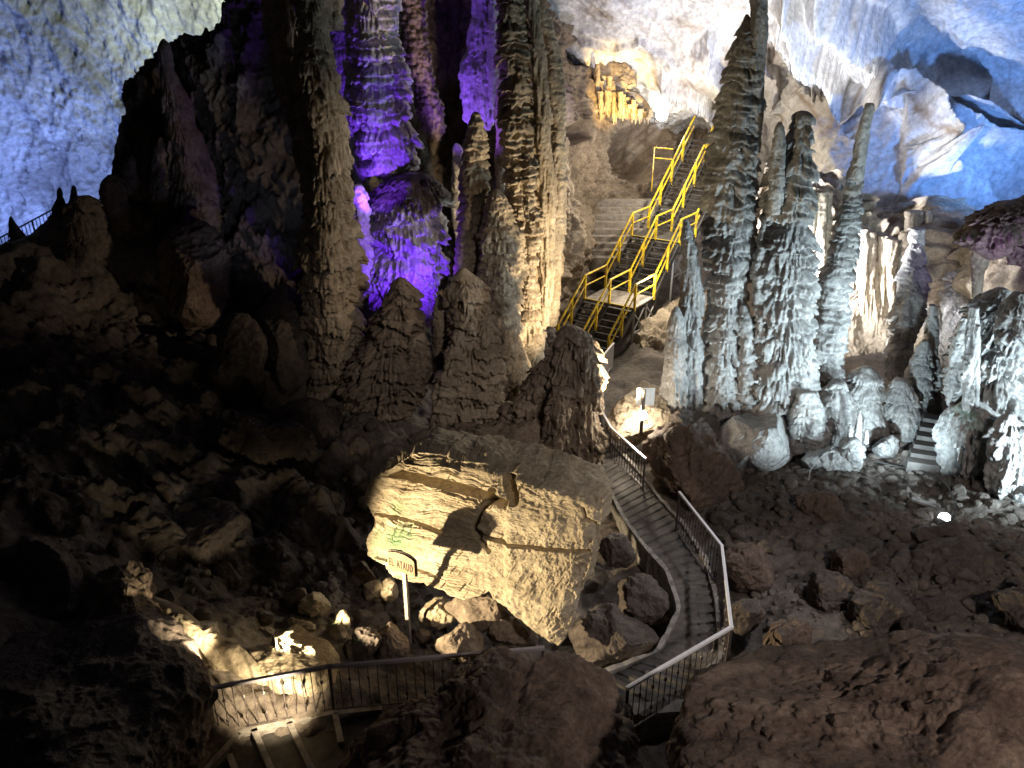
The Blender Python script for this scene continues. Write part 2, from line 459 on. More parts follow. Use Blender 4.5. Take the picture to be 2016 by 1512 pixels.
# ------------------------------------------------------------------ floor
def wz(Y): return -.0833 * (Y - 10)
_cp = []
for (px, py, Y) in [(600, 1000, 15.5), (500, 900, 17.5), (450, 700, 21.5), (400, 560, 24), (300, 420, 26), (150, 395, 26), (40, 500, 25),
                    (200, 800, 17.5), (100, 1000, 13.2), (0, 1150, 10.5), (0, 700, 19), (250, 620, 22), (-150, 500, 24), (-200, 900, 15),
                    (1500, 985, 17), (1700, 1000, 16.3), (1850, 1050, 14.8), (1700, 905, 19.5), (1830, 930, 18.5), (1950, 1060, 15), (1600, 1200, 12.2),
                    (1900, 1200, 12), (2100, 1150, 12.5), (1450, 1150, 13), (1650, 1100, 14), (800, 1255, 11.8), (660, 1250, 11.6), (330, 1190, 11.2), (450, 1240, 11.1),
                    (540, 1300, 10.4), (600, 1370, 9.7), (700, 1130, 13.8), (560, 1140, 13.2), (430, 1120, 13), (1350, 900, 20), (1300, 860, 22)]:
    _cp.append(at(px, py, Y))
_cp += [np.array(q) for q in [(-11, 28.5, 3.2), (-14, 29, 1), (-12, 33, -3), (-20, 32, -3), (-26, 36, -4), (-16, 42, -4), (-8, 38, -3), (-28, 28, 1), (-4, 31, 0), (-3, 26, .3), (0, 24, -1.1), (2, 28.5, -1.7), (5, 32, -.8), (9, 40, 2.4), (11, 34, -.6), (1.2, 20, -1.2), (.3, 17, -.9),
       (1.2, 12.3, -1.3), (1.5, 14.5, -1.2), (2.6, 10.5, -.5), (.3, 11, -1.1), (-2.6, 8.6, -.5), (-3.6, 8.3, -.5), (-2.2, 7.8, -.5), (-3.2, 7.4, -.5), (0, 7, -.3), (3, 5, 1), (-5, 5.5, .6), (-8, 4, 2.5), (8, 5, 2), (14, 12, 1), (14, 20, -.5), (12, 26, -1), (7, 26, -1.4), (4, 23, -1.4), (-6, 8.5, 1),
       (3.3, 13, -.75), (3.0, 16, -.8), (2.0, 19, -1.1), (1.7, 22, -1.3)]]
_cp = np.array(_cp)
def _tps(r2): return np.where(r2 > 1e-9, r2 * np.log(np.maximum(r2, 1e-9)) * .5, 0)
_n = len(_cp)
_K = _tps(((_cp[:, None, :2] - _cp[None, :, :2]) ** 2).sum(-1)) + np.eye(_n) * 1.2
_Pm = np.hstack([np.ones((_n, 1)), _cp[:, :2]])
_A = np.block([[_K, _Pm], [_Pm.T, np.zeros((3, 3))]])
_W = np.linalg.solve(_A, np.concatenate([_cp[:, 2], np.zeros(3)]))
def floor_base(x, y):
    x = np.asarray(x, float); y = np.asarray(y, float); sh = x.shape
    q = np.stack([x.ravel(), y.ravel()], 1)
    o = np.zeros(len(q))
    for s in range(0, len(q), 20000):
        qq = q[s:s + 20000]
        o[s:s + 20000] = _tps(((qq[:, None] - _cp[None, :, :2]) ** 2).sum(-1)) @ _W[:_n] + _W[_n] + qq @ _W[_n + 1:]
    return o.reshape(sh)
PATH_L = [(1150, 1343), (1200, 1325), (1290, 1290), (1335, 1205), (1310, 1130), (1265, 1080), (1225, 1025), (1195, 965), (1180, 930), (1172, 880), (1168, 830), (1170, 780), (1172, 730), (1160, 705)]
PATH_R = [(1260, 1420), (1330, 1385), (1425, 1300), (1413, 1185), (1393, 1110), (1350, 1040), (1300, 985), (1258, 930), (1228, 900), (1200, 868), (1188, 830), (1187, 785), (1193, 735), (1205, 705)]
pathL = np.array([on_plane(*p, .833, -.0833) for p in PATH_L]); pathR = np.array([on_plane(*p, .833, -.0833) for p in PATH_R])
_pc = (pathL + pathR) / 2
def floor_h(x, y, rough=True):
    x = np.asarray(x, float); y = np.asarray(y, float)
    z = floor_base(x, y)
    P = np.stack([x, y, 0 * x], -1)
    if rough:
        lf = sstep(-1.5, -4, x) * sstep(11, 14, y) * sstep(25, 21.5, y)
        z = z + lf * (.55 * ridged(P * .45 + 9, 5, .55) + .05 * fbm(P * 2.2 + 4, 3, .6) - .4)
        z = z + .22 * fbm(P * .55, 4) + .10 * ridged(P * 1.5 + 3, 4, .6) * .6 + .03 * fbm(P * 6, 3)
    d = poly_d(x, y, _pc[:, :2])
    lim = wz(y) - .16
    k = 1 - sstep(.9, 1.9, d)
    return np.where(z > lim, z * (1 - k) + lim * k, z)

yy = np.concatenate([np.linspace(1.5, 9, 60), np.linspace(9.05, 22, 300), np.linspace(22.1, 46, 160)])
xx = np.linspace(-1, 1, 560)
YY, XX = np.meshgrid(yy, xx, indexing='ij'); XX = XX * (7 + .72 * YY)
ZZ = floor_h(XX, YY)
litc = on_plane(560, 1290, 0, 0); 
litf = np.maximum(0, .85 - np.hypot((XX - litc[0]) / 1.7, (YY - litc[1]) / 1.1) * .62)  # pale silt tone painted in as the lit colour of the ground
mb = MB(); mb.add(np.stack([XX, YY, ZZ], -1), gridfaces(*YY.shape), litf)
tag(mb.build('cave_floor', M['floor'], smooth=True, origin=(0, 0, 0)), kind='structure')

# ------------------------------------------------------------------ rock walls and ceiling
def wall(name, rows, nr, nc, disp, mat, stain=None):
    V, s = sheet(rows, nr, nc, disp, stain)
    mb = MB(); mb.add(V, gridfaces(*V.shape[:2]), s)
    return tag(mb.build(name, M[mat], smooth=True, origin=(0, 0, 0)), kind='structure')

def d_far(P, px, py):
    q = P * np.array([1, 1, .55])
    return .9 * fbm(q * .16, 3) + .35 * ridged(q * .5, 4, .55) + .12 * ridged(q * 1.7, 5, .6) + .05 * fbm(P * 5, 3, .6)
wall('cave_wall_far', [[(-500, -350, 34), (0, -350, 37), (400, -350, 38), (800, -350, 37)],
                       [(-500, 100, 36), (0, 80, 40), (400, 60, 41), (800, 60, 39)],
                       [(-500, 420, 38), (0, 400, 42), (400, 400, 42), (800, 400, 40)],
                       [(-500, 620, 37), (0, 600, 41), (400, 600, 41), (800, 600, 39)]], 330, 380, d_far, 'far')

def d_rear(P, px, py):
    q = P * np.array([1, 1, .6])
    dr = pn(P * np.array([4.5, 4.5, .35]))
    return .55 * fbm(q * .35 + 5, 3) + .28 * ridged(q * .9, 4, .6) + .05 * fbm(q * 4, 3) + .06 * dr
wall('cave_wall_rear_shoulder', [[(250, 165, 27.5), (330, 112, 27.5), (400, 75, 27.5), (440, 55, 27.5), (475, 28, 27.5), (520, -60, 27.5), (640, -160, 27)],
                        [(240, 230, 27), (320, 180, 27), (390, 160, 27), (440, 150, 26.8), (480, 130, 26.6), (530, 90, 26.5), (640, 20, 26.5)],
                        [(230, 420, 26.6), (310, 400, 26.4), (380, 380, 26.2), (440, 370, 26), (490, 360, 25.8), (560, 350, 25.6), (660, 340, 25.6)],
                        [(220, 600, 24.6), (300, 600, 24.4), (380, 600, 24), (440, 610, 23.6), (500, 620, 23.4), (570, 640, 23.4), (670, 660, 23.6)],
                        [(210, 760, 22.5), (300, 760, 22.4), (380, 780, 22), (440, 790, 21.8), (500, 800, 21.6), (580, 820, 21.6), (680, 840, 21.8)]], 300, 260, d_rear, 'dark')
wall('cave_wall_rear_alcove', [[(560, -160, 27), (680, -160, 28.5), (800, -120, 31), (900, -100, 31), (980, -80, 30), (1040, -40, 29)],
                        [(580, 60, 26.5), (690, 60, 28.5), (800, 30, 31), (900, 60, 31.5), (1000, 60, 29.5), (1055, 60, 29)],
                        [(600, 250, 26), (700, 250, 28), (800, 240, 30), (890, 240, 31.5), (1000, 240, 29), (1072, 170, 29.2)],
                        [(620, 420, 25.6), (700, 420, 27.5), (800, 420, 29), (890, 420, 29.5), (1000, 420, 28), (1075, 380, 29)],
                        [(640, 560, 24.6), (720, 570, 25.5), (810, 580, 26), (900, 570, 26.5), (1000, 570, 26.5), (1072, 560, 28.2)],
                        [(660, 760, 23), (740, 770, 23.2), (820, 780, 23.4), (900, 790, 23.4), (1000, 790, 23.6), (1072, 740, 26)]], 330, 220, d_rear, 'dark')
def d_stair(P, px, py):
    h = np.clip(1 - np.hypot((px - 1250) / 62, (py - 305) / 60), 0, 1)
    h = sstep(0, .38, h) * 2.6
    h2 = sstep(0, .4, np.clip(1 - np.hypot((px - 1128) / 26, (py - 108) / 32), 0, 1)) * .7
    h3 = sstep(0, .4, np.clip(1 - np.hypot((px - 1125) / 22, (py - 262) / 26), 0, 1)) * 1.2
    q = P * np.array([1, 1, .8])
    return .5 * fbm(q * .4 + 8, 3) + .26 * ridged(q * .9 + 2, 4, .6) + .06 * fbm(q * 3.5, 3) - h - h2 - h3 + .07 * pn(P * np.array([4, 4, .4])) * sstep(1180, 1060, px)
wall('cave_wall_stairside', [[(1030, -60, 30), (1060, 20, 33), (1105, 72, 36), (1160, 112, 38.5), (1205, 205, 41), (1290, 232, 43), (1345, 240, 43), (1410, 262, 43), (1500, 300, 42)],
                      [(1035, 60, 29.5), (1075, 130, 31.5), (1115, 170, 35), (1165, 190, 37.5), (1215, 240, 40), (1290, 262, 42), (1345, 285, 42.5), (1410, 305, 42.5), (1500, 340, 42)],
                      [(1040, 280, 28.5), (1080, 280, 29.5), (1120, 290, 33), (1170, 300, 37.5), (1225, 305, 39.5), (1290, 310, 40.5), (1345, 330, 42), (1410, 360, 42), (1500, 400, 41)],
                      [(1045, 420, 28), (1085, 410, 29.6), (1125, 400, 32.6), (1165, 390, 37), (1230, 380, 39), (1300, 385, 40), (1350, 400, 41), (1410, 430, 41), (1500, 460, 39)],
                      [(1050, 560, 27.8), (1090, 560, 30.6), (1130, 555, 33.5), (1165, 545, 36), (1230, 520, 38), (1300, 520, 39), (1350, 530, 39.5), (1410, 560, 39), (1500, 600, 36)],
                      [(1060, 760, 26.5), (1095, 760, 29.2), (1130, 740, 31.6), (1160, 700, 33), (1230, 640, 36), (1300, 640, 37.5), (1350, 640, 38), (1410, 680, 37), (1500, 700, 34)]], 420, 300, d_stair, 'brown')

# the high pale ceiling that slopes down behind the shafts, in broad folds
def fold(px, py, x0, y0, x1, y1, w):
    """signed side of a crease running from (x0,y0) to (x1,y1)"""
    L = math.hypot(x1 - x0, y1 - y0); nx, ny = -(y1 - y0) / L, (x1 - x0) / L
    t = ((px - x0) * (x1 - x0) + (py - y0) * (y1 - y0)) / L / L
    d = (px - x0) * nx + (py - y0) * ny
    return d, sstep(-.12, .02, t) * (1 - sstep(.98, 1.12, t))
def d_ceil(P, px, py):
    wx = px + 15 * fbm(P * .6, 4); wy = py + 15 * fbm(P * .6 + 40, 4)
    o = .5 * fbm(P * .22 + 3, 3) + .16 * ridged(P * .45 + 7, 4, .55) + .05 * ridged(P * 1.3 + 2, 5, .6) + .02 * fbm(P * 4, 3, .6)
    for x0, y0, x1, y1, w, a in CREASE:
        d, m = fold(wx, wy, x0, y0, x1, y1, w)
        o = o + 1.35 * m * a * (sstep(-w * .10, w * .02, d)) * np.exp(-np.maximum(d, 0) / w)
    return o
CREASE = [(1560, -60, 1735, 172, 46, 1.5), (1640, -40, 1862, 150, 56, 1.7), (1735, 172, 1812, 372, 44, 1.4), (1862, 150, 2080, 152, 50, 1.2), (1700, -60, 1990, 175, 40, -.9),
          (1745, 165, 2090, 345, 60, 1.3), (1800, 268, 2090, 420, 60, 1.5), (1800, 355, 1960, 490, 40, 1.2), (1550, 10, 1626, 185, 26, .8), (1606, 60, 1650, 255, 24, .8), (1500, 40, 1560, 200, 20, .5),
          (1060, 20, 1210, 110, 40, .4), (1320, 120, 1430, 200, 26, .8), (1400, 60, 1450, 170, 34, .8), (1850, 205, 1975, 258, 34, 1.2), (1150, 60, 1330, 90, 20, .3), (1640, 420, 1745, 510, 30, .6)]
SHADE_PATCHES = [((1375, 145), 60, 28), ((1440, 100), 34, 46), ((1350, 40), 50, 16), ((1185, 10), 60, 22), ((1640, 265), 60, 26), ((1680, 225), 34, 26), ((1790, 130), 46, 12), ((1880, 215), 60, 18), ((1960, 240), 30, 12),  # brown ellipses painting shade onto the ceiling
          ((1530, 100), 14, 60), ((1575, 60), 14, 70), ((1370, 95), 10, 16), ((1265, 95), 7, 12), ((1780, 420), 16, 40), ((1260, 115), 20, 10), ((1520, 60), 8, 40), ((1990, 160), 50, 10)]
def shade_ceil(P, px, py):  # mask of painted ceiling shade, patches and streaks
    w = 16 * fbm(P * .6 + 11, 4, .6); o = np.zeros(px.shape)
    for (x, y), a, b in SHADE_PATCHES:
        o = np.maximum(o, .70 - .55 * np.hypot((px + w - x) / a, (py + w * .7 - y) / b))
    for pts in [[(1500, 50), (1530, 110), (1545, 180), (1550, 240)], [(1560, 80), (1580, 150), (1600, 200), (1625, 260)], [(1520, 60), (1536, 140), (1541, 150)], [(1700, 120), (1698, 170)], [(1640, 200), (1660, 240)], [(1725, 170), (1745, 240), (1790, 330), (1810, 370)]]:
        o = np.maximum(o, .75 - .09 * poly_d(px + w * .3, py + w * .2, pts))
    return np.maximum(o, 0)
_ce = []
for (py, Yl, Yr) in [(-420, 25, 19), (-150, 33, 25), (0, 37, 28.5), (150, 41, 32), (300, 44.5, 33), (450, 46, 31), (560, 46, 29.6)]:
    row = []
    for px in (930, 1150, 1300, 1420, 1520, 1620, 1750, 1850, 1950, 2150, 2400):
        t = np.clip((px - 950) / 1100, -.2, 1.5) if py < 300 else float(sstep(1420, 1640, px))
        row.append((px, py, Yl + (Yr - Yl) * t))
    _ce.append(row)
wall('cave_ceiling', _ce, 560, 620, d_ceil, 'ceil', shade_ceil)

def d_right(P, px, py):
    q = P * np.array([1, 1, .5])
    fl = pn(P * np.array([2.6, 2.6, .12]) + 4) + .6 * pn(P * np.array([6, 6, .2]))
    low = sstep(640, 560, py)
    return .4 * fbm(q * .4 + 12, 3) + .2 * ridged(q * .9, 4, .6) + (.38 * fl + .9) * low + .05 * fbm(P * 4, 3)
wall('cave_wall_right', [[(1480, 330, 30), (1560, 380, 30), (1620, 390, 30), (1700, 470, 30), (1760, 505, 30), (1830, 420, 29.5), (1890, 455, 29), (1960, 480, 27), (2080, 500, 25), (2300, 450, 22)],
                   [(1480, 450, 29), (1560, 460, 28.5), (1620, 470, 28.5), (1700, 520, 28.6), (1760, 540, 28.5), (1830, 520, 28), (1890, 540, 28), (1960, 560, 26), (2080, 560, 24), (2300, 540, 21.5)],
                   [(1480, 600, 27), (1560, 600, 27.5), (1620, 610, 27.6), (1700, 620, 27.8), (1760, 630, 27.6), (1830, 640, 27), (1890, 650, 26.5), (1960, 660, 25), (2080, 660, 23), (2300, 650, 20.5)],
                   [(1480, 760, 25), (1560, 760, 26), (1620, 760, 26.4), (1700, 760, 26.6), (1760, 770, 26.4), (1830, 780, 25), (1890, 800, 24), (1960, 800, 23), (2080, 800, 21), (2300, 800, 19)],
                   [(1480, 930, 21), (1560, 930, 22), (1620, 930, 22.4), (1700, 920, 22.6), (1760, 920, 22.4), (1830, 930, 21.5), (1890, 950, 20.5), (1960, 960, 19), (2080, 980, 18), (2300, 1000, 16)]], 360, 420, d_right, 'warm')

# ------------------------------------------------------------------ dripstone, left and centre
FM = formation
FM('cave_column', 'tall tiered brown column rising out of frame at left with a long fluted side pillar', 'cave column', [
   ([(662, 800, 48.4), (664, 700, 52.1), (655, 600, 55.8), (650, 480, 53.9), (643, 350, 46.5), (634, 240, 48.4), (622, 130, 44.6), (618, 70, 31.6), (615, -30, 31.6), (612, -90, 31.6)], 21, dict(tier=.62, amp=0.31, fringe=0.33, flute=.06)),
   ([(626, 470, 7.44), (612, 380, 13), (590, 250, 24.2), (562, 110, 29.8), (548, 0, 31.6), (540, -90, 33.5)], 21.6, dict(tier=2.8, amp=.06, flute=.16, rough=.04)),
   ([(655, 60, 16.7), (652, 20, 24.2), (650, -90, 27.9)], 22.2, dict(tier=.5))], 'warm')
FM('flowstone_mass', 'broad purple lit flowstone mass hanging in dripping tiers behind the tall brown column', 'flowstone', [
   ([(770, 350, 24), (765, 325, 50), (762, 280, 60), (752, 200, 60), (742, 120, 52), (735, 50, 48), (735, -90, 46)], 24.4, dict(tier=.62, amp=.30, fringe=.3)),
   ([(715, 365, 10), (712, 330, 24), (700, 250, 40), (690, 120, 40), (690, -90, 42)], 25, dict(tier=.7, amp=.2, fringe=.3))], 'violet')
FM('flowstone_block', 'squat flowstone block with brown top and brightest violet sides below the hanging mass', 'flowstone', [
   ([(790, 620, 72), (790, 560, 80), (792, 500, 88), (795, 440, 92), (798, 400, 86), (805, 365, 62), (810, 348, 40), (812, 340, 14)], 23.6, dict(tier=.85, amp=.22, fringe=.14, flute=.06, pop=.12, rough=.08, lobes=.22, stain=lambda P: sstep(5.0, 5.5, P[..., 2]) * .8))], 'violet')
FM('stalagmite', 'short violet stub beside the left edge of the violet block', 'stalagmite', [
   ([(712, 560, 16), (712, 500, 20), (708, 440, 18), (705, 380, 20), (703, 362, 8)], 22.6, dict(tier=.4))], 'violet')
FM('hanging_rock', 'knobbly pinkish rock lump hanging left of the dark alcove', 'hanging rock', [
   ([(856, 278, 10), (852, 250, 24), (846, 210, 26), (835, 170, 20), (818, 100, 26), (812, 40, 28), (805, -60, 30)], 25.5, dict(tier=.5, amp=.12, pop=.16))], 'brown')
FM('stalactite', 'wide purple and brown hanging stalactite ending above the beehive stalagmite', 'stalactite', [
   ([(952, 256, 16), (950, 235, 34), (944, 190, 40), (945, 120, 38), (955, 60, 34), (962, -90, 38)], 25, dict(tier=1.2, amp=.10, flute=.10)),
   ([(968, 215, 8), (972, 160, 12), (975, 60, 16), (978, -80, 18)], 24.4, dict(tier=.9, amp=.12, flute=.12))], 'violet')
FM('stalagmite', 'slender violet shard in the gap left of the beehive stalagmite', 'stalagmite', [
   ([(908, 560, 12), (908, 470, 11), (903, 400, 15), (903, 340, 15), (900, 290, 10), (898, 282, 3)], 25, dict(tier=.6, amp=.12))], 'violet')
FM('stalagmite', 'round topped beehive stalagmite of thin tiers in front of the purple stalactite', 'stalagmite', [
   ([(940, 620, 34), (938, 540, 30), (930, 460, 26), (935, 400, 28), (935, 340, 29), (936, 290, 24), (936, 245, 16), (936, 226, 10), (936, 220, 4)], 22.6, dict(tier=.28, amp=.26, fringe=.2)),
   ([(915, 600, 22), (912, 540, 20), (915, 470, 16), (925, 400, 8)], 22.2, dict(tier=.3, amp=.24))], 'warm')
FM('cave_column', 'tallest cream column left of the stairs with tiered left shaft and smooth drapery', 'cave column', [
   ([(1045, 760, 20.5), (1045, 700, 24.2), (1046, 600, 26), (1042, 480, 27.9), (1036, 380, 35.3), (1022, 250, 34.4), (1012, 120, 30.7), (1008, 0, 27.9), (1006, -90, 27.9)], 23, dict(tier=.34, amp=0.39, fringe=0.38)),
   ([(1072, 640, 8.37), (1076, 560, 14.9), (1075, 380, 18.6), (1070, 250, 16.7), (1062, 130, 14.9), (1052, 20, 11.2), (1046, -90, 11.2)], 22.8, dict(tier=2.6, amp=.08, flute=.22)),
   ([(1085, 640, 11.2), (1090, 560, 16.7), (1098, 400, 16.7), (1100, 250, 14.9), (1094, 130, 15.8), (1076, 50, 13), (1060, 0, 9.3)], 23.6, dict(tier=.45, amp=.25)),
   ([(988, 420, 4.65), (986, 380, 8.37), (985, 200, 12.1), (988, 60, 13), (992, -90, 13)], 24.4, dict(tier=.7, amp=.15))], 'warm')
FM('cave_column', 'rough popcorn covered cream column standing before the tallest cream column', 'cave column', [
   ([(985, 800, 40), (985, 720, 42), (984, 640, 46), (984, 540, 45), (984, 460, 40), (982, 410, 28), (978, 380, 14), (977, 372, 5)], 22, dict(tier=.32, amp=.16, pop=.09, fringe=.3)),
   ([(1015, 830, 30), (1010, 770, 34), (1005, 700, 30), (1000, 640, 20)], 21.6, dict(tier=.5, amp=.3))], 'warm')
FM('stalagmite', 'large lumpy stack of drooping caps right behind the layered block', 'stalagmite', [
   ([(930, 920, 60), (930, 870, 54), (930, 820, 46), (928, 770, 44), (928, 720, 46), (930, 660, 44), (926, 620, 40)], 20.3, dict(tier=.46, amp=.5, fringe=.5, rough=.11, pop=.09, lobes=.25)),
   ([(922, 650, 40), (922, 600, 42), (918, 565, 36), (914, 545, 24), (912, 533, 12), (912, 527, 4)], 20.4, dict(tier=.5, amp=.3, fringe=.5, rough=.09)),
   ([(965, 910, 30), (964, 850, 28), (960, 780, 26), (962, 720, 26), (960, 670, 24), (954, 630, 12)], 20.0, dict(tier=.4, amp=.5, fringe=.5, rough=.12)),
   ([(895, 800, 20), (898, 740, 24), (900, 690, 22), (904, 650, 10)], 19.9, dict(tier=.4, amp=.45, fringe=.5, rough=.12))], 'warm')
FM('stalagmite', 'smooth pointed cone leaning on the left of the lumpy stack of caps', 'stalagmite', [
   ([(878, 740, 24), (874, 690, 23), (870, 640, 22), (868, 605, 17), (866, 588, 9), (865, 580, 3)], 20.9, dict(tier=.2, amp=.08, fringe=.1, rough=.03))], 'warm')
FM('stalagmite', 'pair of small drip covered pillars at the foot of the lumpy stack of caps', 'stalagmite', [
   ([(862, 900, 20), (862, 850, 22), (864, 815, 16), (864, 798, 6)], 19.9, dict(tier=.4, amp=.3)),
   ([(884, 890, 26), (880, 830, 22), (878, 770, 26), (882, 735, 24), (884, 722, 8)], 19.9, dict(tier=.45, amp=.34))], 'warm')
FM('stalagmite', 'massive stack of shaggy brown layers below the violet block', 'stalagmite', [
   ([(735, 920, 40), (735, 880, 52), (736, 830, 58), (738, 790, 58), (742, 762, 44)], 20.5, dict(tier=.5, amp=.42, fringe=.5, flute=.10, rough=.11, pop=.09, lobes=.25)),
   ([(762, 820, 46), (764, 770, 62), (766, 720, 68), (768, 690, 64), (772, 664, 44)], 20.4, dict(tier=.42, amp=.44, fringe=.5, flute=.10, rough=.11, pop=.09, lobes=.25)),
   ([(778, 700, 44), (784, 650, 52), (786, 620, 46), (788, 596, 38), (790, 574, 30), (789, 556, 20), (788, 547, 7)], 20.6, dict(tier=.36, amp=.44, fringe=.5, rough=.13, pop=.08, lobes=.3)),
   ([(818, 780, 16), (822, 730, 24), (822, 690, 24), (820, 655, 12)], 20.0, dict(tier=.4, amp=.4, rough=.12)),
   ([(700, 860, 18), (700, 810, 26), (704, 770, 24), (708, 742, 10)], 20.0, dict(tier=.4, amp=.4, rough=.12)),
   ([(772, 990, 30), (772, 910, 34), (768, 850, 36), (765, 810, 28)], 20.2, dict(tier=.5, amp=.4, rough=.12))], 'brown')
FM('stalagmite', 'low crumbly stub left of the layered block', 'stalagmite', [
   ([(708, 1010, 34), (708, 940, 32), (706, 890, 28), (704, 868, 18), (703, 860, 6)], 18.2, dict(tier=.4, amp=.26, rough=.08))], 'brown')
FM('flowstone_mass', 'dark grey curtained rock mass hiding the foot of the yellow stairs', 'flowstone', [
   ([(1118, 960, 62), (1120, 880, 62), (1124, 800, 54), (1128, 740, 50), (1130, 690, 46), (1128, 662, 36), (1124, 646, 22), (1120, 640, 8)], 19.4, dict(tier=.8, amp=.34, fringe=.45, flute=.14, rough=.10)),
   ([(1160, 950, 26), (1156, 860, 26), (1158, 780, 22), (1156, 720, 22), (1148, 680, 14)], 19.0, dict(tier=.8, amp=.28, flute=.2)),
   ([(1100, 900, 20), (1098, 840, 22), (1100, 790, 24), (1104, 760, 16)], 18.6, dict(tier=.5, amp=.4, flute=.2, fringe=.5)),
   ([(1050, 940, 38), (1042, 870, 34), (1040, 810, 32), (1056, 760, 30), (1076, 725, 24), (1090, 700, 14)], 19.4, dict(tier=.6, amp=.4, flute=.12, rough=.12)),
   ([(1012, 930, 26), (1008, 880, 28), (1004, 840, 26), (1002, 806, 20), (1000, 792, 8)], 19.6, dict(tier=.45, amp=.36, rough=.12)),
   ([(1080, 960, 30), (1076, 900, 28), (1072, 870, 18)], 18.6, dict(tier=.4, amp=.4))], 'brown')
boulder('rock_mound', 'low lumpy grey mound between the layered block and the curtained mass', 'rock', [(800, 870), (860, 840), (960, 850), (1080, 870), (1165, 900), (1180, 940), (1100, 965), (950, 960), (830, 930)], 18.8, 'brown', thick=2.2, rough=.16)

# ------------------------------------------------------------------ dripstone, right
FM('cave_column', 'giant dark tiered column right of the yellow stairs with a smooth pillar joined at its top', 'cave column', [
   ([(1415, 850, 36), (1418, 815, 41.4), (1425, 760, 34.2), (1428, 700, 36), (1432, 600, 39.6), (1437, 500, 43.2), (1440, 400, 45), (1447, 300, 48.6), (1455, 200, 42.3), (1462, 120, 32.4), (1468, 60, 18), (1470, 34, 7.2), (1470, 28, 2.7)], 21.2, dict(tier=.52, amp=0.40, fringe=.30, flute=.07)),
   ([(1484, 300, 12.6), (1486, 230, 17.1), (1490, 100, 18), (1495, 0, 17.1), (1500, -90, 19.8)], 21.0, dict(tier=3, amp=.05, flute=.10)),
   ([(1480, 860, 18), (1476, 790, 19.8), (1470, 690, 19.8), (1466, 630, 13.5), (1464, 600, 5.4)], 20.8, dict(tier=.32, amp=0.40))], 'grey')
FM('stalagmite', 'twin narrow grey shafts directly left of the giant dark column', 'stalagmite', [
   ([(1368, 900, 26), (1365, 830, 22), (1362, 700, 22), (1362, 560, 22), (1358, 490, 17), (1352, 450, 10), (1351, 432, 4)], 21.2, dict(tier=.6, amp=.18, flute=.12)),
   ([(1325, 880, 26), (1327, 800, 24), (1330, 690, 20), (1332, 635, 16), (1332, 612, 10), (1332, 604, 4)], 20.8, dict(tier=.6, amp=.18, flute=.10))], 'grey')
FM('cave_column', 'flat topped tiered grey column with pleated drapery around its base', 'cave column', [
   ([(1528, 890, 50.4), (1530, 850, 52.2), (1535, 780, 46.8), (1540, 700, 48.6), (1545, 600, 48.6), (1550, 500, 50.4), (1555, 400, 47.7), (1563, 320, 41.4), (1576, 270, 27.9), (1582, 240, 22.5), (1582, 222, 19.8), (1582, 218, 7.2)], 20.8, dict(tier=.6, amp=0.42, fringe=.30, flute=.12)),
   ([(1526, 420, 14.4), (1530, 330, 15.3), (1533, 280, 12.6), (1535, 250, 8.1), (1535, 240, 2.7)], 20.4, dict(tier=.4, amp=.25)),
   ([(1500, 700, 10.8), (1498, 600, 12.6), (1496, 540, 14.4), (1500, 480, 10.8), (1506, 430, 4.5)], 20.6, dict(tier=.3, amp=0.42)),
   ([(1585, 850, 21.6), (1590, 760, 19.8), (1590, 690, 16.2), (1588, 640, 7.2)], 20.3, dict(tier=.4, amp=0.42))], 'grey')
FM('stalagmite', 'thin leaning stalagmite like a chimney against the white ceiling', 'stalagmite', [
   ([(1632, 800, 23.4), (1630, 760, 27), (1630, 700, 28.8), (1638, 620, 28.8), (1648, 540, 29.7), (1664, 470, 25.2), (1676, 400, 20.7), (1684, 340, 14), (1690, 310, 8)], 21.3, dict(tier=.34, amp=0.36, fringe=.30, lobes=.1)),
   ([(1680, 400, 14), (1686, 340, 14), (1696, 280, 13), (1706, 235, 12), (1711, 212, 11), (1712, 203, 7)], 21.35, dict(tier=2, amp=.06, flute=.14, wob=.05))], 'grey')
FM('flowstone_mass', 'pale lumpy flowstone bank at the foot of the thin leaning stalagmite', 'flowstone', [
   ([(1700, 930, 44), (1698, 860, 46), (1700, 800, 40), (1704, 760, 34), (1706, 735, 26), (1708, 722, 8)], 20.6, dict(tier=.5, amp=.3, fringe=.3)),
   ([(1655, 910, 34), (1650, 850, 36), (1648, 790, 32), (1650, 750, 14)], 20.3, dict(tier=.45, amp=.3)),
   ([(1598, 930, 34), (1596, 870, 36), (1590, 810, 34), (1590, 770, 18)], 20.0, dict(tier=.4, amp=.3))], 'grey')
FM('flowstone_mass', 'pale ragged pillar mass left of the small white steps', 'flowstone', [
   ([(1778, 960, 44), (1776, 880, 42), (1775, 810, 36), (1772, 765, 26), (1770, 745, 10)], 20.6, dict(tier=.4, amp=.3, fringe=.4, pop=.08, lobes=.25)),
   ([(1815, 930, 34), (1812, 860, 34), (1806, 790, 30), (1810, 740, 24), (1818, 700, 18), (1822, 670, 8)], 21.0, dict(tier=.35, amp=.34, fringe=.4, lobes=.25)),
   ([(1762, 760, 8), (1765, 730, 16), (1772, 690, 26), (1782, 640, 32), (1792, 590, 30), (1800, 540, 24), (1806, 490, 18), (1808, 450, 14)], 22.0, dict(tier=.5, amp=.34, fringe=.4, lobes=.3, lean=.5)),
   ([(1838, 900, 16), (1836, 800, 16), (1834, 720, 14), (1834, 650, 12), (1836, 600, 6)], 21.4, dict(tier=.3, amp=.34))], 'grey')
